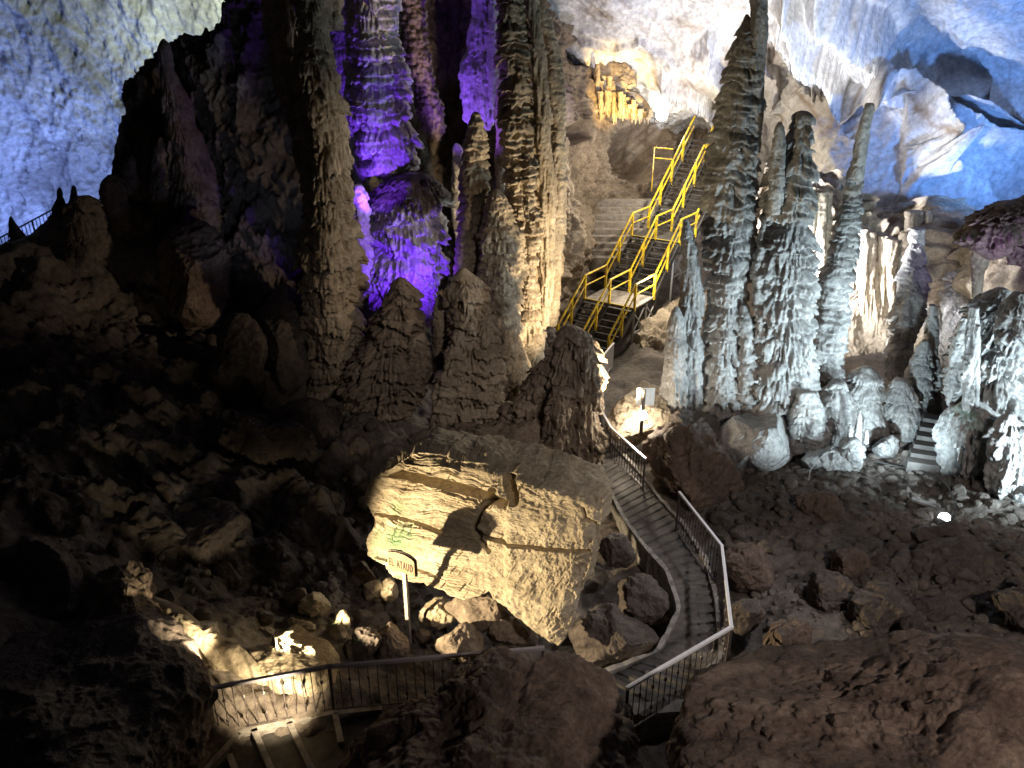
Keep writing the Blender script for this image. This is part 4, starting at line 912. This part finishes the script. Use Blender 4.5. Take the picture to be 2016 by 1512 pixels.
# ------------------------------------------------------------------ carved sign
def sign():
    base = at(805, 1252, 11.75); top = at(797, 1128, 11.75); top = np.array([base[0], base[1], 0]) + np.array([0, 0, at(800, 1128, 11.75)[2]])
    r = empty('sign', base, 'carved wooden sign reading EL ATAUD on a pale post before the layered block', 'sign')
    ux = np.array([.88, -.47, 0]); ux /= np.linalg.norm(ux); nz = np.array([0, 0, 1.0]); fr = np.cross(ux, nz)   # fr faces the lamp
    p = MB(); p.bar(base - nz * .3, top + nz * .25, .075, .06, up=tuple(fr)); p.build('post', M['post'], r)
    L = np.array([*at(767, 1095, 11.9)]); Rr = np.array([*at(824, 1111, 11.6)])
    c = (L + Rr) / 2; c[:2] = base[:2] + fr[:2] * .06; W = .58; H = .40
    def arch(w, h, k, n=20):
        pts = [(-w / 2, -h / 2), (w / 2, -h / 2), (w / 2, h / 2 - k)]
        pts += [(w / 2 * math.cos(t), h / 2 - k + k * math.sin(t)) for t in np.linspace(0, math.pi, n)[1:-1]]
        return pts + [(-w / 2, h / 2 - k)]
    def plate(pts, d0, d1):
        v = [c + ux * x + nz * y + fr * d0 for x, y in pts] + [c + ux * x + nz * y + fr * d1 for x, y in pts]; n = len(pts)
        m = MB(); j = np.arange(n); j2 = (j + 1) % n
        cc = [c + fr * d0, c + fr * d1]
        m.add(np.array(v + cc), [np.stack([j, j2, j2 + n, j + n], 1), np.stack([np.full(n, 2 * n + 1), j + n, j2 + n], 1), np.stack([np.full(n, 2 * n), j2, j], 1)])
        return m
    plate(arch(W, H, .11), .0, .035).build('board', M['wood'], r)
    plate(arch(W + .035, H + .03, .12), -.03, -.002).build('frame', M['woodtrim'], r)
    k = MB(); k.bar(c + nz * (H / 2 + .01) - ux * .02 + fr * .01, c + nz * (H / 2 + .05) - ux * .02 + fr * .01, .07, .04); k.build('cap', M['woodtrim'], r)
    t = bpy.data.curves.new('lettering', 'FONT'); t.body = 'EL ATAUD'; t.size = .2; t.extrude = .004; t.offset = .0008; t.space_word = 1.9; t.space_character = 1.22; t.align_x = 'CENTER'; t.align_y = 'CENTER'
    to = bpy.data.objects.new('lettering', t); COL.objects.link(to)
    bpy.context.view_layer.update()
    me = bpy.data.meshes.new_from_object(to.evaluated_get(bpy.context.evaluated_depsgraph_get()))
    bpy.data.objects.remove(to)
    vs = np.zeros(len(me.vertices) * 3); me.vertices.foreach_get('co', vs); vs = vs.reshape(-1, 3)
    sx = .50 / (vs[:, 0].max() - vs[:, 0].min())
    org = np.array(r.matrix_world.translation)
    nv = c + vs[:, :1] * sx * ux + (vs[:, 1:2] * 1.15 - .05) * nz + fr * (.0395 + vs[:, 2:3]) - org
    me.vertices.foreach_set('co', nv.ravel()); me.materials.append(M['letter']); me.update()
    lo = bpy.data.objects.new('lettering', me); COL.objects.link(lo); lo.parent = r
sign()

# ------------------------------------------------------------------ walkway
def path():
    n = 420
    def dens(p):
        s = np.concatenate([[0], np.cumsum(np.linalg.norm(np.diff(p, axis=0), axis=1))]); s /= s[-1]
        t = np.linspace(0, 1, n); q = np.stack([np.interp(t, s, p[:, k]) for k in range(3)], 1)
        pad = np.pad(q, ((6, 6), (0, 0)), 'edge'); kk = np.hanning(13); kk /= kk.sum()
        return np.stack([np.convolve(pad[:, k], np.hanning(15)[1:-1] / np.hanning(15)[1:-1].sum(), 'valid') for k in range(3)], 1)
    def par(p, q):
        # common parameter: pair the points of both edges as listed
        m = len(p); t = np.linspace(0, m - 1, n); i = np.minimum(t.astype(int), m - 2); f = (t - i)[:, None]
        a = p[i] * (1 - f) + p[i + 1] * f; b = q[i] * (1 - f) + q[i + 1] * f
        def sm(x):
            k = np.hanning(21)[1:-1]; k /= k.sum(); pad = np.pad(x, ((9, 9), (0, 0)), 'edge')
            return np.stack([np.convolve(pad[:, c], k, 'valid') for c in range(3)], 1)
        return sm(a), sm(b)
    a, b = par(pathL, pathR)
    s = np.concatenate([[0], np.cumsum(np.linalg.norm(np.diff((a + b) / 2, axis=0), axis=1))])
    m = int(s[-1] / .035); t = np.linspace(0, s[-1], m)
    a = np.stack([np.interp(t, s, a[:, k]) for k in range(3)], 1); b = np.stack([np.interp(t, s, b[:, k]) for k in range(3)], 1)
    rib = .028 * (np.abs(((t / .30) % 1) - .5) < .22)
    cross = np.linspace(0, 1, 26)
    V = a[:, None] * (1 - cross)[None, :, None] + b[:, None] * cross[None, :, None]
    V[..., 2] += rib[:, None] + .008 * pn(V * 3)
    mb = MB(); mb.add(V, gridfaces(m, 26))
    lo = a.copy(); lo[:, 2] -= .5; ro = b.copy(); ro[:, 2] -= .5
    mb.add(np.stack([a, lo], 1), gridfaces(m, 2)); mb.add(np.stack([b, ro], 1), gridfaces(m, 2))
    root = tag(mb.build('path', M['concrete'], origin=(0, 0, 0)), kind='structure')
    for e, o in ((a, b), (b, a)):
        dr = o - e; dr[:, 2] = 0; dr /= np.linalg.norm(dr, axis=1)[:, None]
        w = .10; h = .10
        jit = .03 * fbm(e * 2.2, 3)[:, None]
        e0 = e - dr * (.02 + jit) ; e1 = e + dr * (w - .02)
        z = np.array([0, 0, 1.0])
        prof = np.stack([e0 - z * .5, e0 + z * (h + jit), e1 + z * (h + jit), e1 - z * .02], 1)
        k = MB(); k.add(prof, gridfaces(m, 4)); k.build('kerb', M['kerb'], root)
    c = MB(); q = on_plane(1175, 905, .833, -.0833); q2 = on_plane(1208, 896, .833, -.0833)
    c.bar(q + [0, 0, .05], q2 + [0, 0, .05], .09, .06); c.build('threshold', M['kerb'], root)
path()

# ------------------------------------------------------------------ handrails
def railing(label, tops, h, step=.145, rail='rail', iron='bronze', knobs=True, post_r=.022, wide=.055, group=None, bal_r=.0085, cat='railing'):
    tops = [np.array(t, float) for t in tops]
    z = np.array([0, 0, 1.0])
    r = empty('railing', tops[0] - z * h, label, cat, group)
    hr = MB(); br = MB()
    for a, b in zip(tops[:-1], tops[1:]):
        d = (b - a) / np.linalg.norm(b - a)
        hr.bar(a - d * .03, b + d * .03, wide, .05)
        br.bar(a - z * (h - .08), b - z * (h - .08), .028, .014)
    hr.build('handrail', M[rail], r); br.build('bottom_rail', M[iron], r)
    for i, t in enumerate(tops):
        p = MB(); p.bar(t - z * (h + .15), t - z * .02, post_r * 2); p.build('post', M[iron], r)
    cnt = 0
    for a, b in zip(tops[:-1], tops[1:]):
        L = np.linalg.norm(b - a); n = max(1, int(round(L / step)))
        for i in range(1, n):
            p = a + (b - a) * i / n
            m = MB(); m.tube([p - z * (h - .08), p - z * .025], bal_r, 6)
            if knobs and cnt % 2 == 1:
                for f in (.30, .72):
                    q = p - z * h * f
                    m.tube([q - z * .045, q - z * .025, q, q + z * .025, q + z * .045], [bal_r, .02, .028, .02, bal_r], 7)
            m.build('baluster', M[iron], r); cnt += 1
    return r
def tp(px, py, z0, k): return on_plane(px, py, z0, k)
railing('long dull mauve handrail with knobbed balusters across the bottom left below the lit bank', [tp(355, 1366, 1.0, 0), tp(648, 1312, 1.0, 0), tp(1068, 1276, 1.0, 0)], .95)
railing('white capped angled handrail bending round the outside of the walkway', [tp(1236, 1354, 1.83, -.0833), tp(1440, 1235, 1.83, -.0833), tp(1421, 1075, 1.83, -.0833), tp(1338, 970, 1.83, -.0833)], .98, rail='railwhite')
railing('short iron handrail on the far right side of the walkway near the lit sign', [tp(1172, 787, 1.70, -.0833), tp(1203, 842, 1.70, -.0833), tp(1270, 903, 1.70, -.0833)], .88, step=.16, knobs=False, bal_r=.011, rail='rail')
railing('small white picket railing at the foot of the yellow stairs', [tp(1181, 708, 1.75, -.0833), tp(1208, 676, 1.75, -.0833)], .95, step=.12, rail='railwhite', iron='railwhite', knobs=False, bal_r=.012)

# ------------------------------------------------------------------ yellow stairs
def stairs():
    SL = .80
    f1 = at(1199, 597, 29.96); hd = .595
    A0 = np.array([math.sin(hd), math.cos(hd), 0]); b0 = f1 - A0 * 1.866 - np.array([0, 0, SL * 1.866])
    f2 = f1 + A0 * (1.753 + 2.188) + np.array([0, 0, SL * 2.188]); f3 = f2 + A0 * (1.649 + 3.65) + np.array([0, 0, SL * 3.65])
    A = (f3 - b0)[:2]; A /= np.linalg.norm(A); A = np.array([A[0], A[1], 0.0]); B = np.array([A[1], -A[0], 0.0]); z = np.array([0, 0, 1.0])
    s1 = float((f1 - b0) @ A); s2 = float((f2 - b0) @ A); s3 = float((f3 - b0) @ A) + .6
    z0 = b0[2]
    prof = [(0, z0), (s1, z0 + SL * s1), (s1 + 1.753, z0 + SL * s1), (s2, z0 + SL * (s2 - 1.753)), (s2 + 1.649, z0 + SL * (s2 - 1.753)), (s3, z0 + SL * (s3 - 3.402))]
    O = np.array([b0[0], b0[1], 0])
    def W(s, off, zz): return O + A * s + B * off + z * zz
    HW = 1.095
    r = empty('staircase', W(0, 0, z0), 'yellow railed double metal staircase climbing past the giant column', 'stairs')
    for (sa, za), (sb, zb) in zip(prof[:-1], prof[1:]):
        if zb - za < .01:
            m = MB(); m.box(W((sa + sb) / 2, 0, za - .03), (HW * 2, (sb - sa), .05), [B, A, z]); m.build('landing', M['tread'] if sa > 4 else M['terrace'], r)
            m = MB(); m.bar(W(sa + .02, -HW, za), W(sa + .02, HW, za), .05, .03); m.build('nosing', M['nosing'], r)
            continue
        n = max(2, int(round((zb - za) / .18)))
        for i in range(n):
            s = sa + (sb - sa) * (i + .5) / n; zz = za + (zb - za) * (i + .5) / n
            for lo, hi in ((-HW + .06, -.06), (.06, HW - .06)):
                m = MB(); m.box(W(s, (lo + hi) / 2, zz), (hi - lo, .25, .035), [B, A, z]); t = m.build('tread', M['tread'], r)
                m = MB(); m.box(W(s - .125, (lo + hi) / 2, zz + .012), (hi - lo - .01, .06, .075), [B, A, z]); m.build('nosing', M['nosing'], t)
        for off in (-HW, 0, HW):
            m = MB(); m.bar(W(sa, off, za - .1), W(sb, off, zb - .1), .06, .22); m.build('stringer', M['tread'], r)
    H = .95
    for off in (-HW, 0, HW):
        ex = 0 if off <= 0 else 0
        pts = []
        for k, (s, zz) in enumerate(prof):
            pts.append((s, zz))
        pts[0] = (-.15, z0 + .0)
        hr = MB(); 
        hr.tube([W(s, off, zz + H) for s, zz in pts], .042, 8)
        hr.tube([W(s, off, zz + H * .55) for s, zz in pts], .03, 8)
        hr.build('handrail', M['yellow'], r)
        for (sa, za), (sb, zb) in zip(pts[:-1], pts[1:]):
            if zb - za < .01: ss = [0]
            else:
                k = max(1, int(round((sb - sa) / 1.05))); ss = [i / k for i in range(k)]
            for f in ss:
                s = sa + (sb - sa) * f; zz = za + (zb - za) * f
                m = MB(); m.bar(W(s, off, zz - .12), W(s, off, zz + H), .085, .085, up=tuple(A)); m.build('post', M['yellow'], r)
    # gate like cross rail on the upper left
    m = MB()
    for hgt in (.5, .95): m.bar(W(s3 - 2.2, -HW - .9, prof[-1][1] - 1.2 + hgt), W(s3 - 2.2, -HW, prof[-1][1] - 1.2 + hgt), .04)
    m.bar(W(s3 - 2.2, -HW - .9, prof[-1][1] - 2.2), W(s3 - 2.2, -HW - .9, prof[-1][1] - .25), .045)
    m.build('side_rail', M['yellow'], r)
    # steel trestles on the right side
    for s in (s1 + .1, s1 + 1.2, s2 - .4, s2 + .9):
        zt = np.interp(s, [p[0] for p in prof], [p[1] for p in prof]) - .15
        m = MB()
        for off in (HW - .05, -HW + .05): m.bar(W(s, off, zt - 2.2), W(s, off, zt), .07)
        m.bar(W(s, HW - .05, zt - .9), W(s + .9, HW - .05, zt - .1), .04); m.bar(W(s, HW - .05, zt - .1), W(s + .9, HW - .05, zt - .9), .04)
        m.bar(W(s, HW - .05, zt - .95), W(s + 1.0, HW - .05, zt - .95), .05)
        m.bar(W(s, -HW + .05, zt - .05), W(s, HW - .05, zt - .05), .06)
        m.build('trestle', M['steel'], r)
    return W, prof, HW
SW, SPROF, SHW = stairs()
# stone terrace steps left of the stairs
tr = empty('terrace', at(1230, 500, 35), 'wide stepped stone terrace left of the yellow stairs', 'terrace')
for i in range(9):
    f = i / 8
    yy_ = 33.2 + 3.4 * f; py = 508 - 112 * f
    l = at(1164 - 2 * f, py, yy_ + .3); rr = at(1250 + 74 * f, py - 6, yy_ + .3); rr[2] = l[2]
    d = (rr - l) / np.linalg.norm(rr - l); nn = np.cross([0, 0, 1.0], d)
    m = MB(); m.box((l + rr) / 2 + nn * .3 - np.array([0, 0, .3]), (np.linalg.norm(rr - l), .6, .6), [d, nn, [0, 0, 1]]); m.build('step', M['terrace'], tr)
# small pale steps on the right
st = empty('steps', at(1825, 920, 19.6), 'small flight of pale steps between the ragged pillar mass and the pleated base', 'steps')
for i in range(6):
    f = i / 5
    l = at(1788 + 30 * f, 908 - 86 * f, 18.5 + 1.3 * f); rr = at(1850 + 16 * f, 924 - 90 * f, 18.25 + 1.3 * f); rr[2] = l[2]
    d = rr - l; d[2] = 0; d /= np.linalg.norm(d); nn = np.cross([0, 0, 1.0], d)
    c = (l + rr) / 2; L_ = np.linalg.norm((rr - l)[:2])
    m = MB(); m.box(c + nn * .18 - np.array([0, 0, .5]), (L_, .36, .98), [d, nn, [0, 0, 1]]); s_ = m.build('step', M['concrete'], st)
    m = MB(); m.box(c + nn * .02 + np.array([0, 0, -.01]), (L_ - .02, .06, .04), [d, nn, [0, 0, 1]]); m.build('nosing', M['kerb'], s_)
# slatted steps at bottom centre
st = empty('steps', at(1305, 1430, 8.9), 'three rough slab steps glimpsed under the white handrail between the front rocks', 'steps')
_q = on_plane(1300, 1425, -.1, 0); _fz = float(floor_h(_q[0], _q[1]))
for i in range(4):
    zs = max(_fz, -.35) + .14 + .12 * i
    a = on_plane(1248, 1444 - 13 * i, zs, 0); b = on_plane(1362, 1438 - 14 * i, zs, 0)
    d = (b - a); d /= np.linalg.norm(d); nn = np.cross([0, 0, 1.0], d)
    m = MB(); m.box((a + b) / 2 + nn * .1 - np.array([0, 0, .07]), (np.linalg.norm(b - a), .24, .13), [d, nn, [0, 0, 1]]); m.build('step', M['terrace'], st)
# framed steps at bottom left
st = empty('steps', on_plane(560, 1470, .0, 0), 'dark treads with pale cement edging at the bottom left under the mauve handrail', 'steps')
zz_ = .02
def gp(px, py, z=0.02): return on_plane(px, py, z, 0)
m = MB(); q = [gp(400, 1560), gp(470, 1448), gp(760, 1396), gp(790, 1560)]
m.add(np.array(q), [[0, 1, 2, 3]]); m.build('tread', M['tread'], st)
for a, b in [((405, 1520), (472, 1448)), ((470, 1447), (500, 1441)), ((500, 1441), (660, 1406)), ((500, 1440), (540, 1530)), ((570, 1427), (625, 1540)), ((660, 1408), (672, 1466)), ((660, 1408), (752, 1398)), ((452, 1490), (468, 1530))]:
    m = MB(); m.bar(gp(*a, .07), gp(*b, .07), .09, .12); m.build('edging', M['kerb'], st)

# ------------------------------------------------------------------ far railing and landing on the left
rl = empty('railing', at(50, 470, 30), 'dark far railing in front of the blue wall at the left edge', 'railing')
P0, P1 = at(-60, 500, 31), at(112, 408, 31)
m = MB(); 
for k in (0, .62): m.bar(P0 - [0, 0, k], P1 - [0, 0, k], .055)
m.build('handrail', M['bronze'], rl)
for i in range(26):
    p = P0 + (P1 - P0) * i / 25
    m = MB(); m.bar(p - [0, 0, 1.25], p, .022 if i % 6 else .05); m.build('baluster', M['bronze'], rl)
ld = MB(); a = at(-60, 520, 32.3); b = at(130, 470, 32.3); ld.box((a + b) / 2 - [0, 0, .15], (np.linalg.norm((b - a)), 2.4, .2)); 
tag(ld.build('landing', M['white']), 'pale landing slab behind the far left railing', 'landing')
FM('rock', 'small dark peaked rock standing before the far left railing', 'rock', [([(36, 490, 22), (34, 465, 15), (30, 450, 9), (22, 438, 6), (21, 428, 3), (21, 426, 1)], 29.5, dict(tier=.6, rough=.15))], 'dark')

# ------------------------------------------------------------------ white board and lamps
wb = empty('sign', at(1268, 838, 19.3), 'white blank board on a dark post above the glaring lamp', 'sign')
m = MB(); c = at(1271, 781, 19.3); m.box(c, (.47, .03, .50)); m.build('board', M['white'], wb)
c2 = at(1268, 768, 19.22); m = MB(); m.bar(np.array([c2[0], c2[1], at(1268, 838, 19.22)[2] - .3]), c2, .09, .05); m.build('post', M['woodtrim'], wb)
def lamp(label, pos, aim, size, glass, holder=True):
    pos = np.array(pos, float); d = np.array(aim, float) - pos; d /= np.linalg.norm(d)
    r = empty('floodlight', pos - [0, 0, size * .9], label, 'floodlight')
    rt = np.cross(d, [0, 0, 1.0]); rt /= np.linalg.norm(rt); up = np.cross(rt, d)
    m = MB(); m.box(pos - d * size * .35, (size * 1.15, size * .5, size * 1.1), [rt, d, up]); m.build('housing', M['housing'], r)
    m = MB(); m.tube([pos - d * size * .12, pos - d * size * .02, pos + d * size * .08, pos + d * size * .13], [size * .60, size * .62, size * .48, size * .12], 20); m.build('lens', M[glass], r)
    m = MB(); m.tube([pos - d * size * .3 + rt * size * .72, pos - d * size * .3 + rt * size * .72 - [0, 0, size * .9], pos - d * size * .3 - rt * size * .72 - [0, 0, size * .9], pos - d * size * .3 - rt * size * .72], size * .05, 6); m.build('bracket', M['housing'], r)
    return pos + d * size * .15
CAMP = np.array([0, 0, CH])
l1 = lamp('glaring warm floodlight on the ground below the white board', at(1264, 818, 18.9), at(1100, 700, 12), .21, 'lampw')
l2 = lamp('brilliant floodlight on the rock rim above the round hollow', at(1303, 226, 39.2), CAMP, .44, 'lampw')
l3 = lamp('blue white floodlight on the ground at right with cable', at(1859, 1020, 15.25), at(1500, 500, 8), .2, 'lampc')
cb = MB(); cb.tube([at(1868, 1030, 15.4), at(1880, 1010, 15.8), at(1878, 985, 16.2), at(1868, 960, 17), at(1840, 935, 18), at(1800, 925, 18.6), at(1720, 908, 19)], .018, 6)
tag(cb.build('cable', M['black']), 'thin black cable running from the blue white floodlight up to the wall', 'cable')
cb = MB(); cb.tube([at(1592, 946, 17.6), at(1595, 925, 17.9), at(1610, 905, 18.2), at(1640, 880, 19), at(1650, 845, 19.6), at(1646, 830, 19.8)], .015, 6)
tag(cb.build('cable', M['kerb']), 'thin pale loop of cable in front of the flowstone bank', 'cable')
FM('stalagmite', 'cluster of little white stalagmites on a pedestal in front of the flowstone bank', 'stalagmite', [
   ([(1672, 925, 22), (1672, 895, 26), (1676, 875, 24), (1680, 862, 8)], 18.9, dict(tier=.25, amp=.3)),
   ([(1688, 870, 8), (1690, 840, 7), (1692, 822, 5), (1692, 812, 2)], 19, dict(tier=.2, amp=.3)),
   ([(1672, 870, 6), (1674, 850, 5), (1674, 836, 2)], 19.0, dict(tier=.2, amp=.3)),
   ([(1704, 872, 5), (1706, 856, 4), (1706, 846, 2)], 19.0, dict(tier=.2, amp=.3))], 'grey')
# plank by the lamp
pk = MB(); pk.bar(at(1870, 1030, 15.2), at(1912, 1046, 14.7), .12, .05); tag(pk.build('plank', M['kerb']), 'short pale plank lying beside the blue white floodlight', 'plank')
pk = MB(); pk.bar(at(1795, 982, 16.6), at(1850, 1000, 16.2), .16, .06); tag(pk.build('plank', M['kerb']), 'pale plank lying on the ground behind the blue white floodlight', 'plank')

# ------------------------------------------------------------------ loose rubble too many to count
def rubble(name, regions, mat, kind='stuff'):
    mb = MB(); rs = np.random.RandomState(3)
    t = (1 + 5 ** .5) / 2
    ico = np.array([(-1, t, 0), (1, t, 0), (-1, -t, 0), (1, -t, 0), (0, -1, t), (0, 1, t), (0, -1, -t), (0, 1, -t), (t, 0, -1), (t, 0, 1), (-t, 0, -1), (-t, 0, 1)], float); ico /= np.linalg.norm(ico[0])
    fc = [(0, 11, 5), (0, 5, 1), (0, 1, 7), (0, 7, 10), (0, 10, 11), (1, 5, 9), (5, 11, 4), (11, 10, 2), (10, 7, 6), (7, 1, 8), (3, 9, 4), (3, 4, 2), (3, 2, 6), (3, 6, 8), (3, 8, 9), (4, 9, 5), (2, 4, 11), (6, 2, 10), (8, 6, 7), (9, 8, 1)]
    v = [tuple(x) for x in ico]; cache = {}; f2 = []
    for a, b, c in fc:
        m = []
        for i, j in ((a, b), (b, c), (c, a)):
            k = (min(i, j), max(i, j))
            if k not in cache:
                w = np.array(v[i]) + np.array(v[j]); v.append(tuple(w / np.linalg.norm(w))); cache[k] = len(v) - 1
            m.append(cache[k])
        f2 += [(a, m[0], m[2]), (b, m[1], m[0]), (c, m[2], m[1]), (m[0], m[1], m[2])]
    v = np.array(v); f2 = np.array(f2)
    for (x0, x1, y0, y1, n, s0, s1) in regions:
        X = rs.uniform(x0, x1, n); Y = rs.uniform(y0, y1, n); Zg = floor_h(X, Y)
        dp = poly_d(X, Y, _pc[:, :2])
        for x, y, zg, d in zip(X, Y, Zg, dp):
            if d < 1.2: continue
            s = s0 * (s1 / s0) ** (rs.rand() ** 2.2)
            q = v * rs.uniform(.6, 1.15, 3)
            for _ in range(5):
                nn = rs.normal(size=3); nn /= np.linalg.norm(nn); o = rs.uniform(.4, .75)
                q = q - np.maximum(0, q @ nn - o)[:, None] * nn
            a = rs.uniform(0, 6.28); ca, sa = math.cos(a), math.sin(a)
            q = np.stack([q[:, 0] * ca - q[:, 1] * sa, q[:, 0] * sa + q[:, 1] * ca, q[:, 2] * .75], 1)
            mb.add(q * s + [x, y, zg + s * .2], f2)
    o = mb.build(name, M[mat], smooth=False, origin=(0, 0, 0))
    return tag(o, kind=kind)
tag(rubble('rubble', [(-13, -2, 11, 22, 330, .04, .3), (4.5, 12, 12.5, 20, 1500, .025, .26), (3.8, 10, 10.5, 14, 500, .025, .2), (-6, 0, 11.5, 13.8, 420, .03, .16), (2.0, 4.5, 20, 25, 160, .05, .3), (-9, -3, 18, 25, 160, .1, .5)], 'floor'),
    'loose broken stones strewn over the cave floor and slopes', 'rubble')

# ------------------------------------------------------------------ light
w = bpy.data.worlds.new('World'); sc.world = w; w.use_nodes = True
bg = w.node_tree.nodes['Background']; bg.inputs['Color'].default_value = (.55, .48, .52, 1); bg.inputs['Strength'].default_value = .014
WARM = (1, .80, .50); CREAM = (1, .88, .68); COOL = (.70, .90, 1.0); WHITE = (.93, .95, 1.0)
# lamp hidden at the foot of the railing, aimed at the block
def over(px, py, Y, h):
    p = at(px, py, Y); p[2] = float(floor_h(p[0], p[1])) + h
    return p
spot('lamp_block', (-4.3, 9.95, 1.12), at(925, 1080, 12.0), 3500, WARM, 72, .4, .04)
spot('fill_bank', over(575, 1480, 8.45, 1.3), at(530, 1345, 9.95), 600, WARM, 74, 1, .05)  # unseen lamp added so bank and block are lit more evenly
spot('fill_knoll', over(430, 1330, 9.5, .9), at(320, 1220, 10.2), 200, WARM, 96, 1, .05)  # added, unseen: lights the knoll where the mound blocks the bank light
# lamp below the white board
spot('lamp_board', l1, at(1150, 860, 15), 300, CREAM, 165, .5, .1)
bulb('fill_board_glow', at(1258, 806, 19.45), 150, CREAM, .1)  # unseen bulb added to burn out the rock, imitating glare
spot('lamp_stair_top', l2 + [0, -.1, 0], CAMP - [0, 0, 6], 260, CREAM, 170, .5, .15)
bulb('fill_stair_top_glow', at(1300, 214, 39.75), 80, CREAM, .1)  # extra unseen bulb, added to overexpose the rim around the floodlight
spot('fill_over_stairs', at(1345, 300, 33.5) + [0, 0, .6], (-.5, 22, 3.0), 2800, CREAM, 100, .8, .15)  # unseen spot added in mid-air to rake the centre columns
bulb('fill_stairs_near', at(1345, 320, 33.5), 900, CREAM, .15)  # unseen bulb added to brighten the stairs
spot('lamp_columns', l1 + [.05, -.1, .25], (-.1, 22.6, 3.9), 4600, (1, .76, .44), 70, .8, .1)
spot('lamp_right', l3 + [0, 0, .15], (6.4, 21, 5.0), 2700, COOL, 98, .8, .08)
spot('fill_right_bank', (12.6, 13.8, .9), (9.6, 21.0, 1.4), 2600, COOL, 84, .9, .12)  # added out of frame to light the right columns more evenly
spot('fill_right_edge', (15.5, 12.5, 1.6), (11.6, 19.5, 2.2), 6500, COOL, 62, .9, .12)  # unseen flood added to brighten the white mass at the right edge
# gold lamp below the slanting fringe
spot('lamp_gold', at(1250, 300, 33.5), at(1212, 178, 37), 3200, (1, .62, .14), 56, 1, .1)
bulb('fill_landing', at(1290, 545, 30.2), 260, CREAM, .1)  # unseen bulb added for the dim lower flight
spot('fill_walkway', (7.5, 12.5, 6.5), (3.4, 12.2, 0), 700, (.95, .95, 1), 62, 1, .15)  # added overhead, unseen, to whiten the handrail and lift the ground
spot('fill_right_middle', over(1745, 985, 17.2, .5), at(1800, 640, 22), 800, COOL, 110, .9, .1)  # unseen spot added in front to brighten the pillar mass and pale column
# violet lamps
spot('lamp_violet_low', at(832, 606, 20.9), at(795, 470, 23.5), 520, (.17, .03, 1), 110, .6, .06)
spot('lamp_violet_high', at(738, 440, 21.6), at(742, 220, 24.4), 700, (.20, .05, 1), 84, .7, .06)
spot('lamp_violet_column', at(897, 330, 23.2), at(945, 130, 25), 300, (.30, .12, 1), 110, .7, .06)
# blue and yellow-green washes on the far left wall
spot('lamp_blue_left', at(40, 590, 35), at(60, 400, 41), 7000, (.24, .37, 1), 140, .8, .2)
spot('lamp_blue_ridge', at(290, 470, 36), at(290, 300, 41), 2400, (.28, .45, 1), 120, .8, .2)
spot('lamp_pale_shoulder', at(470, 120, 33.5), at(420, -10, 40), 4600, (.86, 1, .78), 120, .9, .2)
# white and blue washes on the ceiling
spot('lamp_ceiling', at(1545, 600, 24.0), at(1790, 190, 35), 11500, (.90, .93, 1), 125, .9, .2)
spot('lamp_ceiling_mauve', at(1120, 250, 29.5), at(1280, 60, 37), 450, (.9, .80, 1), 110, .9, .2)
spot('lamp_blue_right', at(2060, 400, 25), at(1960, 80, 30), 2700, (.14, .36, 1), 140, .7, .2)
spot('lamp_amber_leaner', at(1575, 640, 24.2), at(1640, 560, 22), 300, (1, .74, .38), 140, .7, .1)
spot('fill_back_right', at(1700, 740, 22.6), at(1745, 560, 26.5), 700, (1, .93, .84), 130, .9, .1)  # unseen light added to lift the dark wall behind the pillars
spot('lamp_violet_right', at(1960, 560, 20), at(1965, 450, 22), 160, (.55, .36, 1), 120, .7, .1)
spot('fill_shoulder', at(500, 560, 20), at(440, 220, 26.5), 95, (.62, .72, 1), 90, .9, .3)  # dim cool spot, unseen, added so the rear shoulder shows
# unseen fill spots added behind and above the viewpoint and off to the right
spot('fill_viewpoint', (8, -2, 13.5), (7.5, 8.5, 1), 5200, (1, .86, .78), 64, .7, .4)  # unseen fill for the lower right foreground rock
spot('fill_left_column', (10.5, 13, 7.5), (-4.6, 21, 5.4), 3400, (1, .78, .54), 28, .9, .2)  # unseen, lights the tall left column from the right
spot('fill_slope', (4.5, 4, 12), (-1.6, 20, 2.2), 2600, (1, .88, .80), 27, 1, .3)  # unseen, added to lift the centre-left stacks

vs = sc.view_settings; vs.view_transform = 'Standard'; vs.look = 'None'; vs.exposure = 0; vs.gamma = 1
try: vs.use_curve_mapping = False
except Exception: pass
sc.cycles.use_denoising = True
sc.cycles.max_bounces = 5; sc.cycles.diffuse_bounces = 3; sc.cycles.sample_clamp_indirect = 4
